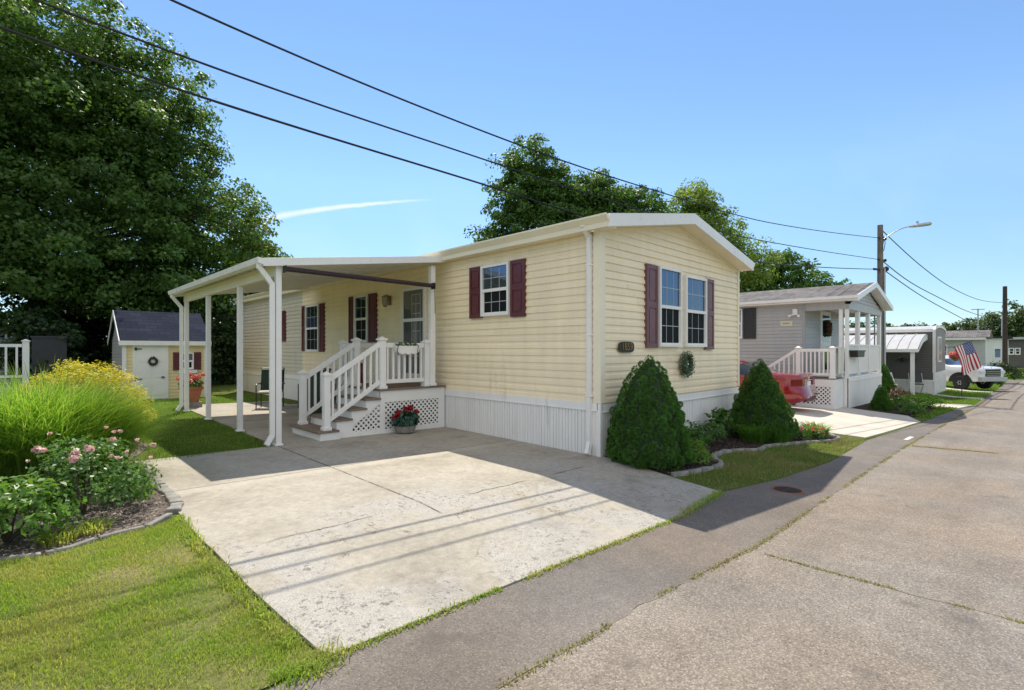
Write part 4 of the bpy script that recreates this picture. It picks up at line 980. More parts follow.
# ------------------------------------------------------------------ GREY HOUSE (second home)
X2, X2B, Y2, Y2B = 18.73, 23.75, 4.0, 20.
Y2R = 5.25
D2, E2, R2, XR2 = .60, 3.02, 3.62, 21.15
H2 = thing('mobile_home', 'grey mobile home with black shutters and a white covered corner porch', 'house', (X2, Y2, zg(X2, Y2)))
W2 = Wall('x', X2); W2r = Wall('y', Y2R); W2f = Wall('y', Y2)
siding(W2, lambda z: (Y2R+.06, Y2B), D2, E2+.05).build('side_wall', GREYS, H2)
siding(W2r, lambda z: (X2+.06, X2B), D2, E2+.12).build('porch_wall', GREYS, H2)
mb = MB(); mb.box(X2+.012,X2B-.01,Y2R+.012,Y2B,-.3,E2); mb.build('wall_core', GREYS, H2)
mb = MB(); mb.box(X2-.025,X2+.06,Y2R-.025,Y2R+.06,D2,E2); mb.box(X2B-.05,X2B+.02,Y2R-.02,Y2R+.03,D2,E2); mb.build('corner_trim', M('grey_trim', (.36,.36,.37), .5, .05), H2)
skirting(W2, Y2R, Y2B, lambda u: zg(X2, u)-.02, D2, .09).build('skirting', SKIRT, H2)
skirting(W2f, X2, X2B, lambda u: zg(u, Y2)-.02, D2-.02, .10).build('skirting', SKIRT, H2)
mb = MB(); mb.box(X2,X2B,Y2+.0,Y2R-.001,D2-.03,D2+.01); mb.box(X2+.005,X2+.03,Y2+.03,Y2R,-.4,D2-.03); mb.box(X2B-.03,X2B-.005,Y2+.03,Y2R,-.5,D2-.03); mb.build('porch_floor', WHT, H2)
# gable over the porch
siding(W2f, lambda z: (X2+.08+(XR2-X2-.08)*(z-E2+.10)/(R2-E2+.10), X2B-.08-(X2B-.08-XR2)*(z-E2+.10)/(R2-E2+.10)), E2-.10, R2, .12).build('gable_wall', GREYS, H2)
mb = MB(); mb.box(X2,X2B,Y2-.02,Y2+.10,E2-.26,E2-.10); mb.box(X2,X2+.1,Y2+.10,Y2R,E2-.26,E2+.02); mb.box(X2B-.1,X2B,Y2+.10,Y2R,E2-.26,E2+.02); mb.build('porch_beam', GREYS, H2)
mb = MB(); mb.box(X2+.1,X2B-.1,Y2+.1,Y2R-.002,E2-.10,E2-.07); mb.build('porch_ceiling', WHT, H2)
e0, e1, y0, y1 = X2-.28, X2B+.35, Y2-.32, Y2B+.2; ze0, ze1 = 3.16, 3.14; zr2 = 3.80
mb = MB(); mb.prism([(e0,y0+.02,ze0),(XR2,y0+.02,zr2),(e1,y0+.02,ze1),(e1,y0+.02,ze1-.04),(XR2,y0+.02,zr2-.04),(e0,y0+.02,ze0-.04)], (0,y1-y0-.04,0))
rf = mb.build('roof', ROOF_G, H2)
mb = MB()
for (xa, za, xb, zb) in ((e0,ze0,XR2,zr2),(XR2,zr2,e1,ze1)):
    mb.hexa([(xa,y0,za-.17),(xb,y0,zb-.17),(xb,y0+.03,zb-.17),(xa,y0+.03,za-.17),(xa,y0,za+.01),(xb,y0,zb+.01),(xb,y0+.03,zb+.01),(xa,y0+.03,za+.01)])
    mb.hexa([(xa,y0+.03,za-.165),(xb,y0+.03,zb-.165),(xb,Y2-.02,zb-.165),(xa,Y2-.02,za-.165),(xa,y0+.03,za-.15),(xb,y0+.03,zb-.15),(xb,Y2-.02,zb-.15),(xa,Y2-.02,za-.15)])
mb.box(e0-.03,e0+.0,y0+.031,y1,ze0-.15,ze0+.005); mb.box(e0,X2,y0+.032,y1,ze0-.15,ze0-.13); mb.prism([(e0-.03,y0,ze0-.02),(e0-.10,y0,ze0-.0),(e0-.10,y0,ze0-.09),(e0-.03,y0,ze0-.12)], (0,y1-y0,0))
mb.box(e1,e1+.09,y0,y1,ze1-.13,ze1-.02)
mb.build('fascia', WHM, rf)
window(H2, W2, 7.24, 8.1, 1.88, 2.95, 2, 2); shutter(H2, W2, 6.78, 7.21, 1.87, 2.96, BLKSH)
mb = MB()
for x in (X2+.06, X2+.16): mb.box(x-.05,x+.05,Y2+.0,Y2+.10,D2,E2-.26) if x < X2+.1 else mb.box(X2+.0,X2+.1,Y2+.16,Y2+.26,D2,E2-.26)
mb.build('porch_post', WHT, H2)
for x in (20.2, 21.75, 23.65):
    w = .12; mb = MB(); mb.box(x-w,x+w,Y2+.0,Y2+.10,D2,E2-.26); mb.build('porch_post', WHT, H2)
for a, b in ((X2+.12,20.07),(20.33,21.62),(21.88,23.52)):
    mb = MB(); mb.box(a,b,Y2+.02,Y2+.07,D2+.14,D2+1.0); mb.box(a,b,Y2-.0,Y2+.09,D2+1.0,D2+1.05); mb.box(a,b,Y2+.0,Y2+.085,D2+.10,D2+.14)
    u = a+.14
    while u < b-.05: mb.box(u,u+.01,Y2+.012,Y2+.02,D2+.14,D2+1.0); u += .15
    mb.build('railing_panel', WHT, H2)
mb = MB(); wbox(mb, W2r, 20.45,21.75,D2,2.86,0,.05); dr = mb.build('door', WHT, H2)
mb = MB(); mb.poly([W2r.P(20.66,1.75,.053),W2r.P(21.54,1.75,.053),W2r.P(21.54,2.72,.053),W2r.P(20.66,2.72,.053)]); mb.poly([W2r.P(20.66,.75,.053),W2r.P(21.54,.75,.053),W2r.P(21.54,1.6,.053),W2r.P(20.66,1.6,.053)]); mb.build('door_glass', GLASS, dr)
wreath('wreath', (21.2, Y2R-.10, 2.25), .19, .075, 'y', leaf_mat('autumn_wreath', [(.12,.03,.02),(.22,.13,.03),(.07,.08,.03)], .2, 6), 'reddish brown wreath hanging on the grey house door', 500, .10, 9)
mb = MB(); wbox(mb, W2, 4.98,5.03,0,0,0,0) if 0 else None
LD = thing('porch_steps', 'white landing with lattice and a stair rail at the corner of the grey house', 'porch', (17.67, 4.14, zg(17.67, 4.14)))
mb = MB(); mb.box(17.66,18.71,4.12,5.22,D2-.03,D2+.005); mb.build('deck', TREAD, LD)
WL3, WL4 = Wall('x', 17.67), Wall('y', 4.14); g0 = zg(17.7, 4.5)
mb = MB()
for a, b, c, e in ((4.14,4.24,g0-.02,D2-.03),(5.1,5.2,g0-.02,D2-.03),(4.24,5.1,D2-.25,D2-.03),(4.24,5.1,g0-.02,g0+.1)): wbox(mb, WL3, a, b, c, e, -.03, 0)
wbox(mb, WL4, 17.70, 18.7, g0-.02, D2-.03, -.03, 0)
mb.build('skirt_frame', WHT, LD)
lattice(WL3, [(4.23,g0+.09),(5.11,g0+.09),(5.11,D2-.24),(4.23,D2-.24)], .085, .038, -.02).build('lattice_panel', WHT, LD)
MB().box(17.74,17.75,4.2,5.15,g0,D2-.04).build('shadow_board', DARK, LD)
for (x, y) in ((17.74,4.20),(17.74,5.14),(18.62,4.2)):
    mb = MB(); rail_post(mb, x, y, D2, 1.52, .12); mb.build('newel_post', WHT, LD)
railing(LD, (17.74,4.26,D2), (17.74,5.08,D2), .86, .12, 7, .04); railing(LD, (17.8,4.20,D2), (18.56,4.20,D2), .86, .12, 6, .04)
g1 = zg(17.7, 6.4)
railing(LD, (17.74,5.2,D2), (17.74,6.35,g1+.12), .86, .14, 8, .04)
mb = MB(); rail_post(mb, 17.74, 6.41, g1, g1+.98, .12); mb.build('newel_post', WHT, LD)
for i in range(3):
    mb = MB(); zz = D2-(D2-g1)*(i+1)/4; mb.box(17.72,18.68,5.22+.3*i,5.55+.3*i,zz-.04,zz); mb.box(17.74,18.66,5.49+.3*i,5.51+.3*i,zz-.22,zz-.04); mb.build('tread', TREAD, LD)
cl = MB(); pts = [(17.66,1.38),(17.62,1.30),(17.61,1.0),(17.64,.74)]
for k_ in range(1):
    cl.hexa([(18.0,4.08,.72),(18.55,4.08,.72),(18.55,4.13,.72),(18.0,4.13,.72),(18.02,4.05,1.52),(18.53,4.05,1.52),(18.53,4.13,1.52),(18.02,4.13,1.52)]); cl.box(18.02,18.53,4.05,4.28,1.52,1.57)
tag(cl.build('draped_blanket', M('cream_cloth', (.66,.64,.56), .85, .08, 5, bump=.5, bscale=12), loc=(18.3,4.1,.72), bevel=.03), 'cream blanket draped over the landing rail of the grey house', 'blanket')
bx_ = MB(); bx_.prism([(18.85,3.98,1.42),(19.85,3.98,1.42),(19.78,3.98,1.24),(18.92,3.98,1.24)], (0,-.2,0)); bx_.box(18.8,19.9,3.76,3.99,1.42,1.46)
tag(bx_.build('window_planter', BLACK, loc=(19.3,3.98,1.3)), 'black planter trough hooked on the white porch panel of the grey house', 'planter')
sg = MB(); wbox(sg, W2, 5.60, 5.98, 2.28, 2.46, .016, .035); sgn = tag(sg.build('name_sign', M('cream_board', (.66,.62,.45), .6, .05), loc=(X2,5.8,2.37)), 'small cream name sign on the side wall of the grey house', 'sign')
sg = MB(); wbox(sg, W2, 5.68, 5.90, 2.35, 2.39, .035, .038); sg.build('lettering_band', M('faint_tan', (.40,.33,.16), .6, .2, 20), sgn)
fl = thing('flood_light', 'twin white flood light on the side wall of the grey house under the eave', 'lamp', (X2,5.5,2.72))
mb = MB(); wbox(mb, W2, 5.44, 5.58, 2.66, 2.84, .016, .10); mb.build('sensor_box', WHT, fl)
for y in (5.40, 5.63): mb = MB(); mb.tube([W2.P(5.51,2.66,.07), W2.P(y,2.63,.12), W2.P(y+(y-5.51)*.3,2.60,.20)], [.02,.03,.045], 10); mb.build('lamp_head', WHT, fl)

# ------------------------------------------------------------------ DARK GREY HOUSE (third) with awning
X3, X3B, Y3, Y3B = 31.25, 35.9, 3.2, 16.
g0 = zg(X3, Y3); E3 = 2.36
H3 = thing('mobile_home', 'low dark grey mobile home with rounded white roof edge and tall narrow front window', 'house', (X3, Y3, g0))
W3, W3f = Wall('x', X3), Wall('y', Y3)
siding(W3, lambda z: (Y3+.1, Y3B), .02, E3, .12).build('side_wall', DGREY, H3)
mb = MB(); mb.box(X3+.012,X3B,Y3+.012,Y3B,g0-.3,E3); mb.build('wall_core', DGREY, H3)
skirting(W3, Y3, Y3B, lambda u: g0-.1, .02, .08).build('skirting', SKIRT, H3)
arch = lambda x: E3+.02+.26*math.sqrt(max(0, 1-((x-(X3+X3B)/2)/((X3B-X3)/2))**2))
xs = np.linspace(X3, X3B, 17)
mb = MB(); mb.prism([W3f.P(X3,.36,.0)]+[W3f.P(X3B,.36,.0)]+[W3f.P(x, arch(x)-.06, .0) for x in xs[::-1]], (0,.02,0)); mb.build('front_wall', M('warm_grey_panel', (.24,.215,.20), .55, .08, 2), H3)
mb = MB(); mb.box(X3,X3B,Y3-.03,Y3+.03,g0-.1,.36)
mb.box(X3-.02,X3+.13,Y3-.05,Y3+.05,.36,E3)
for a, b in zip(xs[:-1], xs[1:]):
    mb.hexa([(a,Y3-.05,arch(a)-.07),(b,Y3-.05,arch(b)-.07),(b,Y3+.05,arch(b)-.07),(a,Y3+.05,arch(a)-.07),(a,Y3-.05,arch(a)+.05),(b,Y3-.05,arch(b)+.05),(b,Y3+.05,arch(b)+.05),(a,Y3+.05,arch(a)+.05)])
mb.box(X3-.05,X3+.03,Y3+.05,Y3B,E3-.04,E3+.10)
mb.build('white_trim', WHM, H3)
mb = MB(); 
mb.prism([(x, Y3+.05, arch(x)+.03) for x in xs]+[(X3B,Y3+.05,E3-.02),(X3,Y3+.05,E3-.02)], (0,Y3B-Y3,0)); mb.build('roof', METROOF, H3)
mb = MB(); wbox(mb, W3f, 32.5,33.7,.85,2.12,0,.05); f = mb.build('window', WHT, H3)
MB().poly([W3f.P(32.6,.92,.053),W3f.P(33.6,.92,.053),W3f.P(33.6,2.05,.053),W3f.P(32.6,2.05,.053)]).build('pane', M('curtained_glass', (.42,.42,.42), .2, .1), f)
AW = thing('patio_awning', 'white metal awning on a white post along the dark grey mobile home', 'awning', (28.44,3.77,zg(28.44,3.77)))
mb = MB(); ny = 22; A0, A1 = 3.45, 12.
prof = [(31.2,2.22),(30.6,2.18),(29.8,2.02),(29.0,1.80),(28.3,1.50)]
for i in range(ny):
    ya, yb = A0+(A1-A0)*i/ny, A0+(A1-A0)*(i+1)/ny
    for (xa, za), (xb, zb) in zip(prof[:-1], prof[1:]):
        mb.hexa([(xa,ya,za-.03),(xb,ya,zb-.03),(xb,yb-.03,zb-.03),(xa,yb-.03,za-.03),(xa,ya,za),(xb,ya,zb),(xb,yb-.03,zb),(xa,yb-.03,za)])
        mb.hexa([(xa,yb-.03,za-.03),(xb,yb-.03,zb-.03),(xb,yb,zb-.03),(xa,yb,za-.03),(xa,yb-.03,za+.03),(xb,yb-.03,zb+.03),(xb,yb,zb+.03),(xa,yb,za+.03)])
mb.build('roof', METROOF, AW)
mb = MB(); mb.box(28.22,28.34,A0-.02,A1,1.36,1.50); mb.prism([(28.34,A0-.02,1.36)]+[(x, A0-.02, z-.04) for x, z in prof[::-1][1:]]+[(31.2,A0-.02,1.95),(29.8,A0-.02,1.80)], (0,.02,0)); mb.build('fascia', WHM, AW)
for y in (3.65, 7.6, 11.6): MB().box(28.38,28.52,y-.07,y+.07,zg(28.4,y),1.40).build('post', WHM, AW)
sh = thing('wall_plaque', 'dark oval plaque on the dark grey wall under the awning', 'plaque', (X3,4.07,.95))
for y in (3.98, 4.35): MB().lathe([(.01,.0),(.12,.05),(.12,.16),(.01,.2)], (X3-.1,y,.86), 12).build('board', BLACK, sh)
def folding_chair(label, x, y, rot, fab, fr):
    t = thing('folding_chair', label, 'chair', (0,0,0)); mb = MB()
    for s in (-.25, .25): mb.tube([(s,-.25,0),(s,.22,.95)], .014, 6); mb.tube([(s*.9,.28,0),(s*.9,-.24,.45)], .014, 6)
    mb.build('frame', fr, t); MB().box(-.24,.24,-.24,.12,.42,.46).build('seat', fab, t, bevel=.01)
    MB().hexa([(-.24,.1,.5),(.24,.1,.5),(.24,.13,.5),(-.24,.13,.5),(-.24,.21,.95),(.24,.21,.95),(.24,.24,.95),(-.24,.24,.95)]).build('backrest', fab, t, bevel=.008)
    t.location = (x, y, zg(x, y)); t.rotation_euler = (0,0,rot)
folding_chair('dark folding chair beside the white corner of the dark grey house', 30.3, 3.75, R(-70), BLACK, ALU)
folding_chair('white folding chair under the metal awning beside the porch of the grey house', 27.4, 4.35, R(-50), WHT, WHM)
mt = MB(); mt.box(23.77,23.9,4.1,4.35,.4,1.1); mt.lathe([(.11,0),(.12,.1),(.08,.2)], (23.95,4.22,.7), 12); mt.tube([(23.83,4.22,.4),(23.83,4.22,-.5)], .03, 8); mt.tube([(23.83,4.22,1.1),(23.83,4.22,2.9)], .025, 8)
tag(mt.build('electric_meter', ALU, loc=(23.83,4.2,-.5)), 'grey electric meter and conduit on the far corner of the grey house', 'meter')

# ------------------------------------------------------------------ FAR HOUSES
H4 = thing('mobile_home', 'far pale mobile home with long grey pitched roof behind the flag', 'house', (60,2.7,zg(60,2.7)))
W4 = Wall('x', 60); siding(W4, lambda z: (2.7,13), -.3, 2.55, .13).build('side_wall', M('pale_siding', (.5,.5,.5), .5, .06), H4)
mb = MB(); mb.box(60.012,64.6,2.7,13,-1.2,2.5); mb.build('wall_core', SKIRT, H4)
mb = MB(); mb.prism([(59.6,2.4,2.55),(62.3,2.4,3.2),(65,2.4,2.55),(65,2.4,2.45),(59.6,2.4,2.45)], (0,11,0)); mb.build('roof', ROOF_G, H4)
mb = MB(); wbox(mb, W4, 2.65,13,2.30,2.5,.02,.42); mb.build('fascia', WHM, H4)
window(H4, W4, 3.6,4.3,.6,1.9,2,2,.08); window(H4, W4, 5.2,6.0,.6,1.9,2,2,.08)
H5 = thing('mobile_home', 'far white mobile home with small door beside the dark utility pole', 'house', (80,2.1,zg(80,2.1)))
W5 = Wall('x', 80); siding(W5, lambda z: (1.9,6.0), -.96, 2.75, .2).build('side_wall', SKIRT, H5)
mb = MB(); mb.box(80.012,90,1.9,6.,-1.2,2.75); mb.build('wall_core', SKIRT, H5)
mb = MB(); mb.box(79.6,90.4,1.5,6.4,2.78,2.98); mb.build('roof', ROOF_D, H5)
mb = MB(); wbox(mb, W5, 2.2,2.95,-.5,1.7,.02,.06); dr = mb.build('door', WHT, H5); mb = MB(); wbox(mb, W5, 2.35,2.8,.55,1.5,.06,.07); mb.build('pane', GLASS, dr)
H6 = thing('bungalow', 'far dark grey bungalow with white framed windows at the right edge', 'house', (92,-7,zg(92,-7)))
W6 = Wall('x', 92); siding(W6, lambda z: (-9,2.3), -.96, 2.7, .2).build('side_wall', DGREY, H6)
mb = MB(); mb.box(92.012,99,-9,2.29,-1.2,2.7); mb.build('wall_core', DGREY, H6)
mb = MB(); mb.box(91.4,99.6,-9.4,2.5,2.72,3.02); mb.build('roof', METROOF, H6)
for y in (1.68, 1.1, -2.2): window(H6, W6, y-.27,y+.27,.75,1.65,1,1,.12,.05)

# ------------------------------------------------------------------ UTILITY POLES AND WIRES
def pole(name, x, y, top, r, mat, label):
    t = thing(name, label, 'pole', (x, y, zg(x, y)))
    z0 = zg(x, y); MB().tube([(x,y,z0-.1),(x,y,z0+2),(x,y,top)], [r*1.15, r*1.05, r*.85], 14).build('pole', mat, t, smooth=True)
    return t
PX, PY = 27.0, 4.58
P1 = pole('utility_pole', PX, PY, 6.92, .125, POST, 'weathered wooden utility pole with a street lamp behind the grey house porch')
mb = MB(); arm = []
for i in range(9):
    t = i/8; arm.append((PX+.1+.55*t, PY-.88*t-.1, 6.30+.50*math.sin(t*PI/2)))
mb.tube(arm, .022, 8); a = Vector(arm[-1])
mb.build('lamp_arm', ALU, P1, smooth=True)
mb = MB(); d = Vector((.54,-.84,.12)).normalized()
mb.tube([a-d*.05, a+d*.08, a+d*.45, a+d*.72, a+d*.78], [.04,.06,.085,.08,.03], 12); mb.tube([a+d*.25+Vector((0,0,.1)), a+d*.25+Vector((0,0,.19))], .045, 8); mb.build('lamp_head', ALU, P1, smooth=True)
mb = MB()
for z in (6.34, 5.40): mb.tube([(PX-.25,PY+.05,z),(PX+.3,PY-.12,z)], .03, 8); mb.ball((PX+.3,PY-.12,z), .07)
mb.beam((PX-.75,PY+.10,4.93),(PX+.1,PY,4.98), .06, .09); mb.ball((PX+.62,PY-.1,5.06), .12); mb.tube([(PX+.1,PY,5.0),(PX+.62,PY-.1,5.06)], .03, 8)
mb.tube([(PX-.2,PY-.1,5.8),(PX-.22,PY-.16,6.2),(PX-.15,PY-.1,6.5)], .015, 6); mb.tube([(PX+.17,PY-.1,5.8),(PX+.23,PY-.14,6.15),(PX+.15,PY-.1,6.45)], .015, 6)
mb.build('insulator_hardware', BLACK, P1)
MB().tube([(PX-.02,PY-.17,zg(PX,PY)),(PX-.02,PY-.16,5.0)], .04, 8).build('conduit', ALU, P1)
P2X, P2Y = 75.5, 1.87
P2 = pole('utility_pole', P2X, P2Y, 8.2, .21, POSTD, 'dark brown utility pole standing at the far end of the road')
mb = MB(); mb.tube([(P2X-.3,P2Y,6.45),(P2X+.3,P2Y,6.45)], .08, 8); mb.tube([(P2X-.3,P2Y,4.4),(P2X+.3,P2Y,4.4)], .08, 8); mb.build('insulator_hardware', BLACK, P2)
def wire(label, pts, rad, smooth_n=10):
    P = np.array(pts); s = np.r_[0, np.cumsum(np.linalg.norm(np.diff(P, axis=0), axis=1))]
    out = []
    k = len(P); T = np.zeros_like(P)
    for i in range(k):
        if 0 < i < k-1: T[i] = (P[i+1]-P[i-1])/(s[i+1]-s[i-1])
    T[0] = (P[1]-P[0])/(s[1]-s[0])*1.5-T[1]*.5; T[-1] = (P[-1]-P[-2])/(s[-1]-s[-2])*1.5-T[-2]*.5
    for i in range(k-1):
        h = s[i+1]-s[i]
        for j in range(smooth_n):
            t = j/smooth_n; t2, t3 = t*t, t*t*t
            out.append(tuple((2*t3-3*t2+1)*P[i]+(t3-2*t2+t)*h*T[i]+(-2*t3+3*t2)*P[i+1]+(t3-t2)*h*T[i+1]))
    out.append(tuple(P[-1]))
    mb = MB(); mb.tube(out, rad, 8); o = mb.build('power_line', WIRE, loc=pts[-1], smooth=True)
    return tag(o, label, 'power line', 'overhead lines along the road')
def wy(x): return 6.48-.0736*(x-1.2)
def wp(*a): return [(x, wy(x), z) for x, z in a]
wire('topmost cable crossing the sky above the yellow house to the utility pole', wp((-22,8.4),(-6,6.25),(1.19,5.27),(5.99,5.0),(10.5,5.03),(16,5.25),(26.85,6.34)), .013)
wire('middle one of the three cables crossing above the yellow house roof', wp((-22,8.0),(-7,5.85),(.08,4.80),(5.62,4.56),(10,4.50),(15,4.62),(26.85,5.40)), .0125)
wire('lowest and thickest cable passing just over the yellow house roof ridge', wp((-22,7.6),(-7,5.5),(-.1,4.44),(5.62,4.15),(9.5,4.0),(14.1,3.93),(26.4,4.93)), .015)
def wy2(x): return 4.58-(x-27)*(4.58-1.87)/48.5
def wp2(*a): return [(x, wy2(x), z) for x, z in a]
wire('upper cable sagging from the lamp pole to the far dark pole', wp2((27.2,6.75),(34.8,6.03),(43.6,5.57),(57,5.57),(75.3,6.45)), .021)
wire('middle cable sagging from the lamp pole to the far dark pole', wp2((27.3,5.4),(32,4.95),(37.4,4.70),(51.9,4.30),(75.3,4.42)), .021)
wire('lower service cable dropping from the lamp pole towards the pale far house', wp2((27.3,5.05),(34.8,4.41),(43.6,3.92),(54.4,3.45),(62.3,3.5)), .021)
wire('thin cable running right from the far dark pole out of the picture', [(75.6,1.8,6.4),(85,-6,4.6),(98,-16,5.6)], .035)
am = MB(); ax, ay = 61.5, 3.25; am.tube([(ax,ay,3.0),(ax,ay,5.1)], .05, 8); am.tube([(ax-.22,ay+.4,5.05),(ax+.22,ay-.4,5.05)], .04, 6)
for k_ in range(5):
    q = -.36+.18*k_; am.tube([(ax+.55*q-.25,ay-q-.1,5.05),(ax+.55*q+.25,ay-q+.1,5.05)], .025, 6)
tag(am.build('antenna_mast', ALU, loc=(ax,ay,3.0)), 'thin television antenna mast above the long grey roof of the far house', 'antenna')
tag(MB().tube([(84,2.2,-1),(84,2.2,5.6)], [.22,.18], 8).build('flue_pole', ALU, loc=(84,2.2,-1)), 'short pale grey pole left of the dark utility pole above the white far house', 'pole')

# ------------------------------------------------------------------ VEHICLES
def lofted(parent, stations, secf, faces_by, n=28, smooth='all', origin=None):
    """stations along length, secf(i) -> list of (w, z) half section from bottom centre to top centre; faces_by(i, j) -> part key"""
    rings = []
    for i in range(len(stations)):
        half = secf(i); rings.append([(-w, z) for w, z in half]+[(w, z) for w, z in half[::-1]])
    k = len(rings[0]); parts = {}
    V = [(w, stations[i], z) for i in range(len(stations)) for (w, z) in rings[i]]
    for i in range(len(stations)-1):
        for j in range(k):
            j2 = (j+1) % k; jj = min(j, k-2-j) if j < k-1 else -1
            key = faces_by(i, jj); parts.setdefault(key, []).append((i*k+j, i*k+j2, (i+1)*k+j2, (i+1)*k+j))
    for key in [q for q in parts if q == 'side_window']:
        fs = parts.pop(key)
        for sgn in (-1, 1): parts[key+('_' if sgn > 0 else '')] = [f for f in fs if V[f[0]][0]*sgn > 0]
    for j in range(k//2-1): parts.setdefault(faces_by(0, 0), []).append((j, j+1, k-2-j, k-1-j))
    e = (len(stations)-1)*k
    parts.setdefault(faces_by(len(stations)-2, 0), []).append([e+j for j in range(k)])
    return V, parts
def wheel(parent, c, r, w, rim=ALU, name='wheel'):
    o = MB().lathe([(r*.62,-w/2),(r*.93,-w/2),(r,-w*.35),(r,w*.35),(r*.93,w/2),(r*.62,w/2)], (0,0,0), 28)
    v = [(p[2]+c[0], p[0]+c[1], p[1]+c[2]) for p in o.v]; o.v = v
    t = o.build(name, RUB, parent, smooth=True)
    q = MB().lathe([(.02,-w*.42),(r*.2,-w*.46),(r*.6,-w*.36),(r*.64,-w*.52),(r*.64,w*.52),(r*.6,w*.36),(r*.2,w*.46),(.02,w*.42)], (0,0,0), 20)
    q.v = [(p[2]+c[0], p[0]+c[1], p[1]+c[2]) for p in q.v]
    for k_ in range(6):
        a = 2*PI*k_/6
        for s in (-1, 1): q.beam((c[0]+s*w*.47, c[1]+r*.15*math.cos(a), c[2]+r*.15*math.sin(a)), (c[0]+s*w*.45, c[1]+r*.6*math.cos(a), c[2]+r*.6*math.sin(a)), r*.14, .02, (1,0,0))
    q.build('rim', rim, t, smooth=True)
    return t
# red sedan, nose towards +y, authored at the origin with its rear bumper at y=0
CAR = thing('parked_car', 'red sedan parked nose in beside the grey house, partly behind the cone shrub', 'car', (0,0,0))
ys = [0,.06,.2,.5,.8,1.05,1.3,1.6,1.95,2.3,2.6,2.9,3.2,3.5,3.8,4.1,4.4,4.65,4.78,4.82]
ztop = np.interp(ys, [0,.06,.2,.5,.8,1.05,1.5,1.95,2.5,2.9,3.4,3.8,4.4,4.7,4.82], [1.0,1.055,1.06,1.07,1.08,1.12,1.36,1.455,1.47,1.43,1.20,1.02,.93,.80,.62])
belt = np.interp(ys, [0,.5,1.05,3.4,4.82], [1.2,1.2,1.02,.98,1.2])
hw = np.interp(ys, [0,.06,.2,.6,1.2,3.6,4.3,4.65,4.82], [.66,.77,.86,.90,.91,.91,.87,.76,.55])
zbot = np.interp(ys, [0,.2,.6,4.3,4.82], [.34,.24,.18,.18,.26])
def car_sec(i):
    w, zt, zb, b = hw[i], ztop[i], zbot[i], belt[i]
    cab = zt > b+.03
    zt2 = b if cab else zt
    pts = [(0,zb),(w*.85,zb),(w*.97,zb+.10),(w,zb+.30),(w*.99,zb+(zt2-zb)*.62),(w*.955,zt2-.06 if not cab else zt2-.03)]
    if cab:
        k_ = (zt-b)
        pts += [(w*.93,b),(w*.93-k_*.32,b+k_*.62),(w*.93-k_*.50,b+k_*.86),(w*.62-k_*.1,zt-.012),(0,zt)]
    else:
        pts += [(w*.93,zt-.035),(w*.86,zt-.012),(w*.7,zt),(w*.4,zt+.004),(0,zt+.006)]
    return pts
def car_key(i, j):
    ym = (ys[i]+ys[i+1])/2
    if 6 <= j <= 7 and 1.15 < ym < 3.35: return 'side_window'
    if j >= 7 and (1.05 < ym < 1.75): return 'rear_window'
    if j >= 7 and (2.75 < ym < 3.5): return 'windscreen'
    return 'body'
V, parts = lofted(CAR, ys, car_sec, car_key)
V = [(x, y-.11*math.exp(-((z-.48)/.16)**2)*max(0., 1-y/.45)-.03*math.exp(-((z-1.03)/.06)**2)*max(0., 1-y/.2), z) for x, y, z in V]
for key, fs in parts.items():
    mb = submesh(V, fs)
    o = mb.build(key.rstrip('_'), REDP if key == 'body' else VGLASS, CAR, smooth=True)
    if key != 'body': pass
for s in (-1, 1):
    mb = MB(); mb.prism([(s*x, y-.012, .74) for x, y in ((.40,-.01),(.655,-.008),(.775,.06),(.868,.215),(.84,.24),(.74,.12),(.63,.06),(.40,.06))], (0,0,.19)); mb.build('tail_light', REDL, CAR, bevel=.01)
    for y in (.98, 3.80): wheel(CAR, (s*.80, y, .32), .32, .2)
mb = MB(); mb.box(-.17,.17,-.03,.02,.73,.86); mb.build('licence_plate', M('plate', (.66,.68,.72), .4, .05), CAR, bevel=.004)
mb = MB(); mb.torus((0,-.015,.945), .05, .008, 'y', 16, 6); mb.box(-.38,.38,-.02,.02,.885,.905); mb.build('badge', CHROME, CAR)
mb = MB(); mb.box(-.52,.52,-.085,.0,.30,.38); mb.build('lower_bumper', M('dark_red_plastic', (.10,.012,.014), .4, .05), CAR, bevel=.015)
mb = MB(); mb.tube([(.5,-.02,.27),(.5,.3,.27)], .035, 10); mb.build('exhaust', CHROME, CAR)
CAR.location = (16.12, 4.42, zg(16.1, 5)+.012); CAR.rotation_euler = (0, 0, R(2))

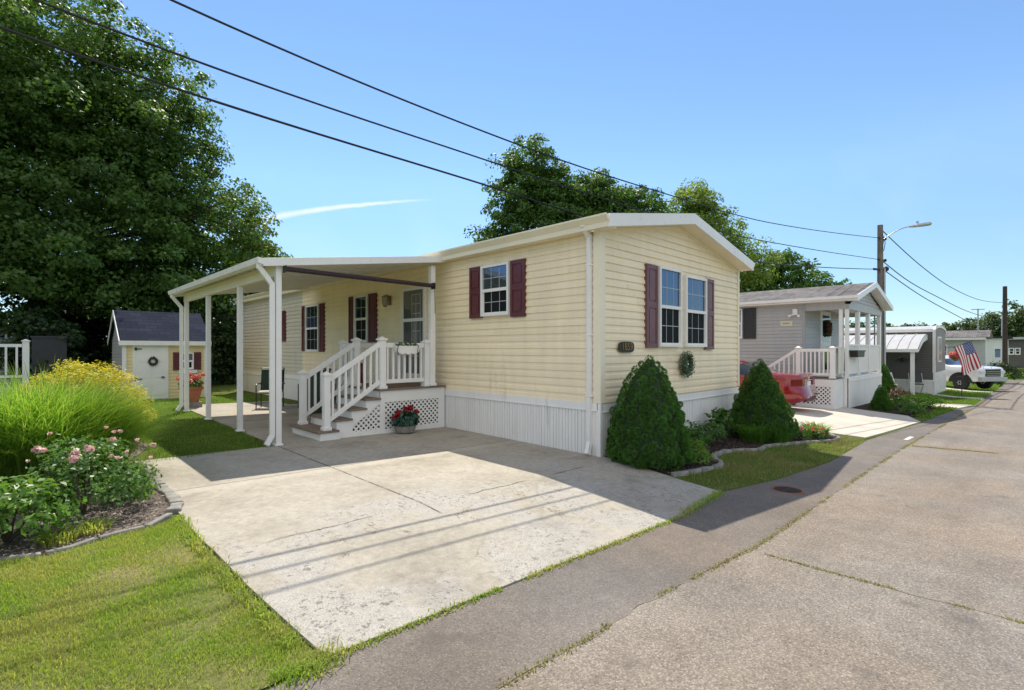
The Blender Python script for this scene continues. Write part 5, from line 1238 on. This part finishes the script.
# white pickup, authored with its nose at y=0 looking to -y
TK = thing('pickup_truck', 'white pickup truck parked beyond the dark grey house behind the flag', 'truck', (0,0,0))
ys = [0,.05,.15,.45,.8,1.2,1.5,1.62,1.8,2.1,2.5,2.9,3.4,3.55,3.6,4.5,5.6,5.7]
ztop = np.interp(ys, [0,.05,.15,.5,1.4,1.6,2.3,2.5,3.3,3.56,3.6,5.7], [1.14,1.22,1.28,1.32,1.36,1.38,1.88,1.92,1.92,1.77,1.34,1.34])
hw = np.interp(ys, [0,.05,.15,.5,5.6,5.7], [.82,.92,.97,1.0,1.0,.97]); belt = np.full(len(ys), 1.34)
zb_ = np.interp(ys, [0,.2,.6,5.7], [.55,.5,.42,.42])
def tk_sec(i):
    w, zt, zb, b = hw[i], ztop[i], zb_[i], belt[i]; cab = zt > b+.05; zt2 = b if cab else zt
    pts = [(0,zb),(w*.9,zb),(w*.98,zb+.08),(w,zb+.3),(w,zb+(zt2-zb)*.6),(w*.985,zt2-.06)]
    if cab:
        k_ = zt-b; pts += [(w*.95,b),(w*.95-k_*.16,b+k_*.6),(w*.95-k_*.24,b+k_*.88),(w*.6,zt),(0,zt+.01)]
    else: pts += [(w*.95,zt-.02),(w*.85,zt),(w*.6,zt+.01),(w*.3,zt+.012),(0,zt+.012)]
    return pts
def tk_key(i, j):
    ym = (ys[i]+ys[i+1])/2
    if 6 <= j <= 7 and 1.85 < ym < 3.5: return 'side_window'
    if j >= 7 and 1.5 < ym < 2.3: return 'windscreen'
    return 'body'
V, parts = lofted(TK, ys, tk_sec, tk_key)
for key, fs in parts.items():
    mb = submesh(V, fs); mb.build(key.rstrip('_'), WHP if key == 'body' else VGLASS, TK, smooth=True)
for s in (-1, 1):
    mb = MB(); mb.box(s*.55, s*.93, -.03, .08, .93, 1.10) if s > 0 else mb.box(-.93, -.55, -.03, .08, .93, 1.10); mb.build('headlight', LGHT, TK, bevel=.02)
    for y in (.98, 4.4):
        wheel(TK, (s*.90, y, .39), .39, .26)
        mb = MB()
        for k_ in range(12):
            a0, a1 = PI*k_/12, PI*(k_+1)/12
            def ap(a, r, x): return (x, y+r*math.cos(a), .42+r*math.sin(a)*.95)
            xa, xb = (s*.7, s*1.006)
            mb.hexa([ap(a0,.36,xa),ap(a1,.36,xa),ap(a1,.36,xb),ap(a0,.36,xb),ap(a0,.60,xa),ap(a1,.60,xa),ap(a1,.60,xb),ap(a0,.60,xb)])
        mb.build('wheel_arch', BLACK, TK)
    mb = MB(); mb.box(min(s*1.0,s*1.24), max(s*1.0,s*1.24), 1.98, 2.08, 1.33, 1.55); mb.build('mirror', BLACK, TK, bevel=.02)
mb = MB(); mb.box(-.56,.56,-.035,.06,.78,1.18); mb.build('grille', BLACK, TK)
mb = MB()
for z in (.85,.95,1.05): mb.box(-.53,.53,-.045,-.036,z-.012,z+.012)
mb.build('grille_bar', CHROME, TK)
mb = MB(); mb.box(-.98,.98,-.12,.10,.50,.74); mb.build('bumper', BUMP, TK, bevel=.03)
mb = MB(); mb.box(-1.012,1.012,2.02,2.03,.62,1.28); mb.box(-1.012,1.012,3.42,3.43,.62,1.28); mb.build('door_seam', BLACK, TK)
TK.rotation_euler = (0,0,R(-30))
ca, sa = math.cos(R(-30)), math.sin(R(-30)); lx, ly = -.9, .98
TK.location = (38.6-(lx*ca-ly*sa), 2.75-(lx*sa+ly*ca), zg(38.6,2.7)+.005)

# ------------------------------------------------------------------ FLAG
FL = thing('flag', 'American flag hanging from a staff on the lawn before the white truck', 'flag', (31.27,2.06,zg(31.27,2.06)))
a_ = R(45.67); Fv = Vector((math.cos(a_), math.sin(a_), 0)); Rv = Vector((math.sin(a_), -math.cos(a_), 0))
fx = Vector((31.27, 2.06, 0))
zt = 1.86; h0 = fx-Rv*.56+Vector((0,0,1.58)); h1 = fx+Rv*.24+Vector((0,0,zt))
nh, nf = 26, 30
hd = (h1-h0); fdir = (Rv*.50+Vector((0,0,-1.33)))
nrm = Vector((-Fv.x, -Fv.y, 0))
def fp(u, v):
    wv = .05*math.sin(5.5*u+3.2*v)+.035*math.sin(9*u-2*v+1.1)*v
    p = h0+hd*u+fdir*v*(1-.10*u*v)+nrm*(wv*(.3+v))
    return p+Rv*(.05*math.sin(4*v+1)*v)
mb = MB(); V = [fp(i/nh, j/nf) for j in range(nf+1) for i in range(nh+1)]
n0 = len(V); mb.v = [tuple(p) for p in V]
for j in range(nf):
    for i in range(nh):
        u, v = (i+.5)/nh, (j+.5)/nf; st = int(u*13)
        m_ = 2 if (u > 6/13 and v < .40) else (0 if st % 2 == 0 else 1)
        q = j*(nh+1)+i; mb.f.append([q, q+1, q+nh+2, q+nh+1]); mb.m.append(m_)
flag = mb.build('cloth', [M('flag_red', (.42,.02,.03), .8, .04), M('flag_white', (.72,.72,.72), .8, .04), M('flag_blue', (.02,.045,.21), .8, .04)], FL, smooth='all')
mb = MB()
for r_ in range(9):
    for c_ in range(6 if r_ % 2 == 0 else 5):
        u = 6/13+(7/13)*(r_+1)/10; v = .40*(2*c_+(1 if r_ % 2 == 0 else 2))/12
        c = fp(u, v); eu = (fp(u+.01, v)-c).normalized(); ev = (fp(u, v+.01)-c).normalized(); nn = nrm*.006
        for s_ in (1, -1):
            pts = []
            for q in range(10):
                a = 2*PI*q/10; rr = .022 if q % 2 == 0 else .010; pts.append(c+eu*rr*math.cos(a)+ev*rr*math.sin(a)+nn*s_)
            mb.poly(pts)
mb.build('stars', WHT, FL)
fx = fx-nrm*.22
mb = MB(); mb.tube([fx+Vector((0,0,zg(31.3,2.06)-.1)), fx+Vector((0,0,1.70))], .016, 8); mb.tube([h0-hd*.04, h1+hd*.06], .014, 8); mb.build('staff', BLACK, FL)
hb = thing('hanging_basket', 'red flowering basket hung on the corner of the dark grey house left of the flag', 'flower basket', (36.1,2.8,.9))
hp = Vector((35.9,3.0,0))
mb = MB(); mb.tube([(35.85,3.18,1.55),(36.0,2.95,1.62),(36.1,2.8,1.60),(36.1,2.8,1.05)], .015, 8); mb.build('bracket', BLACK, hb)
MB().lathe([(.05,-.1),(.16,.0),(.2,.12)], hp+Vector((.2,-.2,.95)), 14).build('basket', TERRA, hb)
leafy('blossom', hb, tuple(hp+Vector((.2,-.2,1.18))), (.30,.30,.20), 260, .10, CORAL, 90, .9)
leafy('foliage', hb, tuple(hp+Vector((.2,-.2,1.08))), (.28,.28,.16), 120, .09, GRN_S, 91, .8)

# ------------------------------------------------------------------ STORM DRAIN
DN = thing('storm_drain', 'rusty storm drain grate set in the shaded road shoulder', 'drain', (6.88,2.12,zg(6.88,2.12)))
RUST = M('rusty_iron', (.22,.10,.055), .85, .3, 12, bump=.5, bscale=50)
def dq(u, v): x = 6.88+u; y = 2.12+v; return x, y, zg(x, y)
z = zg(6.88, 2.12)+.008
mb = MB(); mb.lathe([(.155,-.03),(.155,.006),(.162,.012),(.186,.012),(.194,.004),(.194,-.03)], (6.88,2.12,z), 28); o = mb.build('frame', RUST, DN, smooth=True)
bm = bmesh.new(); bm.from_mesh(o.data); bmesh.ops.delete(bm, geom=[f for f in bm.faces if len(f.verts) > 4], context='FACES_ONLY'); bm.to_mesh(o.data); bm.free()
mb = MB()
for i in range(9):
    q = -.14+.035*i; hl = math.sqrt(max(.0, .155**2-q*q)); mb.box(6.88+q-.010, 6.88+q+.010, 2.12-hl, 2.12+hl, z-.02, z+.008)
mb.box(6.88-.152, 6.88+.152, 2.112, 2.128, z-.02, z+.0095)
mb.build('grate', M('dark_iron', (.045,.035,.03), .8, .2, 10), DN)
MB().lathe([(.001,.0),(.1555,.0)], (6.88,2.12,z+.0055), 28).build('pit', DARK, DN)
# ------------------------------------------------------------------ EDGING STONES
def stones(path, step, w, h, label, group, seed):
    rr = random.Random(seed); a = np.array(path); s = np.r_[0, np.cumsum(np.linalg.norm(np.diff(a, axis=0), axis=1))]
    n = int(s[-1]/step); first = None
    for i in range(n):
        u0, u1 = s[-1]*i/n+.012, s[-1]*(i+1)/n-.012
        P = [(np.interp(u, s, a[:, 0]), np.interp(u, s, a[:, 1])) for u in (u0, (u0+u1)/2, u1)]
        mb = MB(); ring = []
        for (x, y), (xa, ya), (xb, yb) in ((P[0], P[0], P[1]), (P[1], P[0], P[2]), (P[2], P[1], P[2])):
            d = Vector((xb-xa, yb-ya)).normalized(); ww = w*rr.uniform(.85, 1.15)/2; hh = h*rr.uniform(.7, 1.2); z = zg(x, y)
            nx, ny = -d.y*ww, d.x*ww
            ring.append([(x-nx,y-ny,z-.03),(x+nx,y+ny,z-.03),(x+nx*.8,y+ny*.8,z+hh),(x-nx*.8,y-ny*.8,z+hh*rr.uniform(.85,1.1))])
        V = [p for r_ in ring for p in r_]; F = [(0,1,2,3),(11,10,9,8)]
        for q in (0, 4):
            for j in range(4): F.append((q+j, q+(j+1) % 4, q+4+(j+1) % 4, q+4+j))
        mb.add(V, F); x, y = P[1]
        tag(mb.build('edging_stone', STONE, loc=(x, y, zg(x, y)), bevel=.012), label, 'edging stone', group)
stones([(-2.6,5.06),(-1.5,5.02),(-.5,5.10),(-.09,5.08),(.17,5.0),(.47,5.14),(.81,5.24),(1.0,5.48)], .34, .06, .022, 'low grey concrete edging stone between the rose bed and the front lawn', 'edging between rose bed and lawn', 1)
stones([(1.02,5.50),(1.10,5.72),(1.12,6.1),(1.11,6.44),(1.09,6.8),(1.03,7.15)], .27, .13, .035, 'wide pale edging stone between the rose bed and the driveway', 'edging between rose bed and driveway', 2)
stones([(6.24,3.34),(6.5,3.26),(6.87,3.22),(7.3,3.16),(7.54,3.22),(7.74,3.46),(8.04,3.53),(8.34,3.55),(8.9,3.39),(9.16,3.26),(9.6,3.30),(10.42,3.12),(11.0,2.93),(11.62,2.71),(12.1,2.74),(12.3,2.95)], .30, .085, .04, 'scalloped grey edging stone around the front bed below the cone shrubs', 'edging around the front bed', 3)

# ------------------------------------------------------------------ SHRUBS AND FLOWERS
CONE = leaf_mat('spruce_needles', [(.055,.145,.025),(.09,.22,.036),(.15,.31,.065)], .35, 5, .6)
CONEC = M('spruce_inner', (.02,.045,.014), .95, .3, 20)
def cone_shrub(x, y, r, h, label, pw=(1.25,.72), nc=400, per=230, seed=1, leaf=.022, cs=.064, lean=0.):
    rng = np.random.default_rng(seed); z0 = zg(x, y); t = thing('cone_shrub', label, 'shrub', (x, y, z0))
    prof = lambda u: r*np.clip(1-u**pw[0], 0, 1)**pw[1]
    bul = lambda u: np.where(u < .08, .86+.14*u/.08, 1.)
    kk = np.arange(nc)+.5; u = 1-np.sqrt(1-kk/nc); u = np.clip(u+rng.normal(0, .006, nc), 0, .985); a = kk*2.399963+rng.normal(0, .10, nc)
    lump = 1+.055*np.sin(a*5+u*9+seed)*np.sin(u*14+a*2)+rng.normal(0, .072, nc)
    q = prof(u)*bul(u)*lump
    C = np.c_[x+q*np.cos(a)+lean*u, y+q*np.sin(a), z0+.02+u*h*1.0]
    out = unit(np.c_[np.cos(a), np.sin(a), np.full(nc, .45)])
    ci = np.repeat(np.arange(nc), per); n = len(ci)
    d = unit(rng.normal(size=(n, 3))+out[ci]*.9); s = cs*rng.uniform(.75, 1.2, nc)
    P = C[ci]+d*(s[ci]*rng.uniform(.55, 1, n)**.7)[:, None]
    N = np.cross(d, rng.normal(size=(n, 3)))
    leaves('foliage', P, N, leaf*rng.uniform(.7, 1.3, n), .38, CONE, rng, t, updir=d+rng.normal(0, .25, (n, 3)))
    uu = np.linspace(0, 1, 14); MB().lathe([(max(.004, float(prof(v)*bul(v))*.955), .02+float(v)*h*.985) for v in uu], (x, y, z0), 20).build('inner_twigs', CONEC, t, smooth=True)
    return t
cone_shrub(6.60, 3.90, .545, 1.52, 'dense bullet shaped dwarf spruce at the near corner of the yellow house', pw=(1.6,.72), seed=3, nc=430)
cone_shrub(10.62, 3.76, .63, 1.50, 'pointed cone spruce at the far corner of the yellow house before the red car', (1.12,.9), 430, 230, 4, lean=-.05)
cone_shrub(19.6, 3.3, .27, .74, 'small cone spruce before the white porch skirting of the grey house', (1.0,.9), 150, 110, 5, .035, .065)
cone_shrub(25.2, 4.2, .45, 1.35, 'narrow dark cone spruce in front of the awning of the dark grey house', (1.0,.85), 180, 110, 6, .05, .10)
def strap_plant(name, x, y, r, h, n, w, mat, label, cat='plant', bend=(.4,1.6), seed=1, hz=1., spread=.75, group=None, dome=.3):
    rng = np.random.default_rng(seed); z0 = zg(x, y)
    a = rng.uniform(0, 2*PI, n); q = r*spread*np.sqrt(rng.uniform(0, 1, n))
    B = np.c_[x+q*np.cos(a), y+q*np.sin(a), np.full(n, z0)]
    D = np.c_[np.cos(a), np.sin(a), 0*a]*(q/r)[:, None]*1.6+rng.normal(0, .5, (n, 3))
    hh = h*rng.uniform(.6, 1.1, n)*(1-dome*(q/(r*spread))**2)
    V, L, T = blade_geo(B, D, hh, w*rng.uniform(.6, 1.3, n), rng.uniform(*bend, n), rng)
    o = np_mesh(name, V, L, T, mat, None, (x, y, z0)); return tag(o, label, cat, group)
ORN = leaf_mat('ornamental_grass', [(.12,.26,.03),(.20,.37,.045),(.31,.47,.09),(.11,.23,.028),(.26,.42,.06),(.36,.45,.11)], .5, 2, .5)
strap_plant('ornamental_grass', .14, 7.7, 1.1, 1.50, 12500, .011, ORN, 'big fountain shaped ornamental grass clump behind the rose bush', 'ornamental grass', (.35,1.35), 1, spread=.70, dome=.5)
strap_plant('ornamental_grass', -1.15, 8.2, 1.1, 1.45, 6500, .013, ORN, 'ornamental grass clump cut by the left edge of the picture', 'ornamental grass', (.5,1.7), 2, spread=.65, dome=.5)
GOLD = leaf_mat('golden_foliage', [(.52,.45,.03),(.66,.56,.045),(.74,.64,.09)], .4, 3, .55, patch=[(.36,.40,.03),(.52,.48,.05),(.62,.54,.06)])
def bush(name, x, y, r, h, n, leaf, mat, label, seed, aspect=.55, clumps=60, cr=.2, cat='shrub', group=None, parent=False):
    rng = np.random.default_rng(seed); z0 = zg(x, y); t = thing(name, label, cat, (x, y, z0), group)
    d = unit(rng.normal(size=(clumps, 3))); d[:, 2] = np.abs(d[:, 2]); q = rng.uniform(.5, 1, clumps)**.5
    C = np.array([x, y, z0+h*.30])+d*q[:, None]*np.array([r, r, h*.68])
    ci = rng.integers(0, clumps, n); o = unit(rng.normal(size=(n, 3)))*(rng.uniform(0, 1, n)**.5)[:, None]
    P = C[ci]+o*np.array([1, 1, .7])*cr; P[:, 2] = np.maximum(P[:, 2], z0+.01)
    N = o*.5+d[ci]*.4+np.array([0, 0, .45])+rng.normal(0, .45, (n, 3))
    leaves('foliage', P, N, leaf*rng.uniform(.6, 1.3, n), aspect, mat, rng, t)
    mb = MB()
    for k_ in range(7):
        c = C[rng.integers(0, clumps)]; mb.tube([(x, y, z0), ((x+c[0])/2, (y+c[1])/2, z0+(c[2]-z0)*.55), tuple(c)], [.014, .009, .004], 6)
    mb.build('stems', BARK, t)
    return t
bush('golden_shrub', .66, 9.75, .84, 1.30, 15000, .05, GOLD, 'bright golden yellow threadleaf shrub rising behind the ornamental grass', 3, .35, 260, .15)
ROSEL = leaf_mat('rose_leaves', [(.06,.15,.04),(.11,.22,.055),(.19,.31,.10)], .45, 5, .35)
RB = bush('rose_bush', .43, 6.0, .50, .68, 2500, .042, ROSEL, 'rose bush covered in pale pink blossoms in the left bed', 4, .6, 70, .14)
z0 = zg(.43, 6.); rr = random.Random(9)
for i in range(21):
    a = rr.uniform(0, 2*PI); e = rr.uniform(.15, 1.25); q = rr.uniform(.95, 1.12)
    c = (.43+.52*q*math.cos(a)*math.cos(e*.85), 6.0+.52*q*math.sin(a)*math.cos(e*.85), z0+.22+.52*q*math.sin(e))
    if i < 8: c = (.30+.09*i+rr.uniform(-.05,.05), 5.72+rr.uniform(-.12,.15), z0+.56+rr.uniform(-.08,.1))
    q = rr.choice((.45,.6,.75,.9,1.05)); leafy('blossom', RB, c, (.032*q,.032*q,.024*q), int(30*q)+6, .034*q+.004, PINK, 200+i, .95, .2)
PEON = leaf_mat('peony_leaves', [(.08,.19,.03),(.13,.26,.04),(.19,.33,.065)], .45, 4, .35)
bush('peony_bush', -.05, 5.50, .42, .48, 2600, .058, PEON, 'leafy green peony bush at the left end of the bed by the lawn', 5, .5, 50, .13)
bush('peony_bush', -.85, 5.65, .5, .55, 2400, .06, PEON, 'leafy green peony bush beyond the left edge of the picture', 6, .5, 50, .13)
bush('leafy_plant', .84, 6.2, .27, .30, 700, .05, PEON, 'low bright green leafy plant right of the rose bush by the wide edging stones', 7, .6, 20, .09, 'plant')
strap_plant('weed_tuft', .45, 5.38, .14, .14, 160, .008, GRASS_Y, 'small yellow green weed tuft in the mulch below the rose bush', 'plant', seed=8)
strap_plant('weed_tuft', .22, 5.26, .16, .16, 200, .008, GRASS_Y, 'small weed tuft beside the peony bush near the lawn edging', 'plant', seed=9)
strap_plant('weed_tuft', .98, 7.5, .14, .22, 160, .01, GRASS_Y, 'yellowish grass tuft at the driveway corner of the left bed', 'plant', seed=19)
DAY = leaf_mat('daylily_leaves', [(.07,.18,.025),(.11,.24,.035),(.16,.31,.055)], .45, 4, .45)
DAYB = leaf_mat('bright_leaves', [(.12,.26,.03),(.18,.34,.045),(.26,.42,.08)], .5, 4, .45)
SHB = leaf_mat('bed_leaves', [(.045,.13,.025),(.075,.175,.035),(.12,.22,.05)], .4, 4, .45)
bush('low_shrub', 7.12, 3.42, .20, .24, 700, .035, DAYB, 'small bright green shrub at the foot of the bullet shaped spruce', 11, .4, 24, .08, 'plant')
bush('low_shrub', 7.5, 3.62, .23, .28, 800, .035, DAYB, 'light green low plant beside the edging curve in the front bed', 12, .4, 24, .09, 'plant')
bush('low_shrub', 8.0, 4.0, .36, .36, 1300, .045, SHB, 'dark leafy shrub against the skirting below the wreath', 13, .5, 34, .12, 'plant')
bush('low_shrub', 8.75, 4.05, .34, .34, 1200, .045, SHB, 'dark low shrub in the middle of the front bed against the skirting', 14, .5, 34, .12, 'plant')
bush('leafy_plant', 9.55, 4.12, .26, .55, 260, .10, SHB, 'tall sparse dark leaved plant against the skirting', 15, .7, 14, .12, 'plant')
strap_plant('daylily', 9.9, 3.62, .34, .48, 420, .02, DAY, 'green strap leaved daylily clump left of the pointed cone spruce', 'plant', seed=16)
strap_plant('daylily', 10.2, 3.35, .28, .36, 300, .018, DAY, 'smaller strap leaved clump in front of the pointed cone spruce', 'plant', seed=17)
strap_plant('daylily', 11.75, 3.12, .32, .40, 420, .018, DAYB, 'sunlit bright green strap leaved clump at the right end of the front bed', 'plant', seed=18)
for i, (x, y, m_, lb) in enumerate([(10.95,3.15,MAGE,'magenta flowering plant at the foot of the pointed cone spruce'),(11.3,3.2,CORAL,'coral pink flowering plant between the cone spruce and the bright daylily'),(11.35,2.92,CORAL,'coral flowers closest to the edging at the right end of the front bed')]):
    t = bush('flowering_plant', x, y, .17, .22, 260, .04, SHB, lb, 30+i, .5, 16, .07, 'plant')
    rr = random.Random(i)
    for k_ in range(7): leafy('blossom', t, (x+rr.uniform(-.15,.15), y+rr.uniform(-.15,.12), zg(x, y)+.2+rr.uniform(-.04,.08)), (.028,.028,.022), 22, .03, m_, 300+10*i+k_, .9, .3)
wm = MB(); wm.box(11.27,11.33,4.30,4.36,zg(11.3,4.3)-.02,.28); wm.box(11.26,11.34,4.29,4.37,.28,.31)
tag(wm.build('bed_stake', WHT, loc=(11.3,4.33,zg(11.3,4.3))), 'short white stake at the far front corner of the yellow house', 'stake')
for i, (x, y, r, h, m_, lb) in enumerate([(20.4,2.9,.4,.45,DAY,'low green clump right of the small cone spruce at the grey house'),(21.3,2.75,.42,.5,DAYB,'bright green clump in the middle of the grey house roadside bed'),(22.3,2.6,.42,.48,DAYB,'bright leafy clump near the right end of the grey house roadside bed'),(23.0,2.5,.4,.42,DAY,'last green clump at the right end of the grey house roadside bed'),(19.3,2.45,.28,.3,DAY,'small green clump nearest the neighbour driveway')]):
    bush('low_shrub', x, y, r, h, 700, .07, m_, lb, 60+i, .4, 30, .13, 'plant')
bush('red_leaved_plant', 24.2, 3.5, .4, .5, 500, .08, leaf_mat('red_leaves', [(.08,.03,.02),(.12,.05,.03),(.08,.08,.03)], .3, 4), 'reddish leaved low plant beside the narrow cone spruce', 71, .5, 24, .13, 'plant')
bush('round_shrub', 42.2, 1.9, .75, .95, 1500, .10, HEDGE, 'round dark green shrub beside the nose of the white truck', 72, .5, 60, .2)
bush('spreading_shrub', 50.5, 1.45, 1.15, 1.5, 2200, .14, HEDGE, 'spreading dark green shrub at the foot of the far utility pole', 73, .5, 80, .32)

def chips(poly, n, lo, cols, label, seed):
    rng = np.random.default_rng(seed); a = np.array(poly); P = rng.uniform(a.min(0), a.max(0), (n, 2)); P = P[(P[:, 0] > -2.5)]; P = P[inpoly(P[:, 0], P[:, 1], poly)]; m = len(P)
    C = np.c_[P, zgv(P[:, 0], P[:, 1])+rng.uniform(.004, .016, m)]; N = rng.normal(0, .35, (m, 3))+np.array([0, 0, 1.])
    o = leaves('mulch_chips', C, N, rng.uniform(.015, .05, m), .35, leaf_mat('mulch_'+str(seed), cols, 0, 4, .9), rng); tag(o, label, 'mulch', kind='stuff')
chips(BED, 60000, 0, [(.14,.11,.095),(.26,.215,.185),(.42,.36,.31)], 'pale bark mulch in the rose bed', 1)
chips(BED2, 16000, 0, [(.05,.037,.033),(.09,.068,.06),(.17,.135,.12)], 'dark bark mulch in the front bed', 2)
# ------------------------------------------------------------------ CAMERA, SUN, SKY
cam = bpy.data.cameras.new('camera'); co = bpy.data.objects.new('camera', cam); COL.objects.link(co)
co.location = (0, 0, 1.5); co.rotation_euler = (R(90), 0, -R(90-45.67))
cam.sensor_width = 36; cam.lens = 36*506/1024; cam.shift_y = 4/1024; cam.clip_end = 3000; cam.clip_start = .05
SC.camera = co
sd = Vector((.35, .56, 1)).normalized()
EL = math.asin(sd.z); AZ = math.atan2(sd.x, sd.y)
sun = bpy.data.lights.new('sun', 'SUN'); so = bpy.data.objects.new('sun', sun); COL.objects.link(so)
sun.energy = 2.55; sun.angle = R(.5); sun.color = (1, .92, .79); so.location = (10, 20, 30)
so.rotation_euler = sd.to_track_quat('Z', 'Y').to_euler()
w = bpy.data.worlds.new('World'); SC.world = w; w.use_nodes = True
nt = w.node_tree; bg = nt.nodes['Background']
sky = nt.nodes.new('ShaderNodeTexSky'); sky.sky_type = 'NISHITA'; sky.sun_disc = False
sky.sun_elevation = EL; sky.sun_rotation = AZ; sky.altitude = 0; sky.air_density = .7; sky.dust_density = 0; sky.ozone_density = 2.0
# thin contrail: a band along a circle on the sky
def skydir(px, py):
    return (Fv+Rv*((px-512)/506)+Vector((0,0,(349-py)/506))).normalized()
d0, d1, d2 = skydir(262,219), skydir(345,206.5), skydir(438,199.5)
nrm_ = (d1-d0).cross(d2-d0).normalized(); cc_ = nrm_.dot(d0)
class _W: node_tree = nt
t = NT(_W)
gen = nt.nodes.new('ShaderNodeTexCoord').outputs['Generated']
def vdot(v):
    n = nt.nodes.new('ShaderNodeVectorMath'); n.operation = 'DOT_PRODUCT'; nt.links.new(gen, n.inputs[0]); n.inputs[1].default_value = v; return n.outputs['Value']
tang = (d2-d0).normalized(); s0, s1 = tang.dot(d0), tang.dot(d2)
off = t.math('ADD', t.math('SUBTRACT', vdot(nrm_), cc_), t.math('MULTIPLY_ADD', t.noise(30, 3, .6, vec=gen), .004, -.002))
al = t.rng(vdot(tang), s0, s1, 0, 1)
wid = t.math('MULTIPLY_ADD', al, -.0042, .0062)
band = t.math('SUBTRACT', 1., t.math('DIVIDE', t.math('ABSOLUTE', off), wid), clamp=True)
fade = t.math('MULTIPLY', t.rng(vdot(tang), s1, s1-.10), t.rng(vdot(tang), s0-.5, s0-.3))
m_ = t.math('MULTIPLY', t.math('MULTIPLY', t.math('POWER', band, .7), fade), t.rng(t.noise(22, 5, .65, vec=gen), .25, .6, .45, .85))
wz = t.sep(gen)[2]
thin = t.math('MULTIPLY', t.math('MULTIPLY', t.rng(t.noise(5, 6, .6, vec=gen, dist=1.2), .5, .8), t.rng(wz, .0, .12)), t.math('MULTIPLY', t.rng(wz, .4, .2), .10))
m_ = t.math('MAXIMUM', m_, thin)
hz = t.rng(wz, .0, .30, .50, 1.)
skyt = t.mix(1., sky.outputs[0], t.mix(t.rng(wz, 0, .5), (.96,1.0,.95), (.90,.99,1.0)), 'MULTIPLY')
skyt = t.mix(1., skyt, hz, 'MULTIPLY')
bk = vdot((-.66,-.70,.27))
cl = t.math('MULTIPLY', t.rng(t.noise(2.6, 7, .58, vec=gen, dist=.4), .36, .54), t.math('MULTIPLY', t.rng(bk, .15, .5), t.rng(wz, .20, .34)))  # added cloud behind the camera, out of view, to fill the shaded walls
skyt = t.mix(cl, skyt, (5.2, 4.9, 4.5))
skyc = t.mix(m_, skyt, (4.4, 4.6, 4.8))
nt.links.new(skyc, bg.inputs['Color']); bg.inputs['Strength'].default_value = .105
SC.view_settings.view_transform = 'Standard'; SC.view_settings.look = 'None'; SC.view_settings.gamma = 1
SC.view_settings.exposure = 1.22; SC.view_settings.use_curve_mapping = False
SC.render.engine = 'CYCLES'; SC.cycles.max_bounces = 8; SC.cycles.use_denoising = True
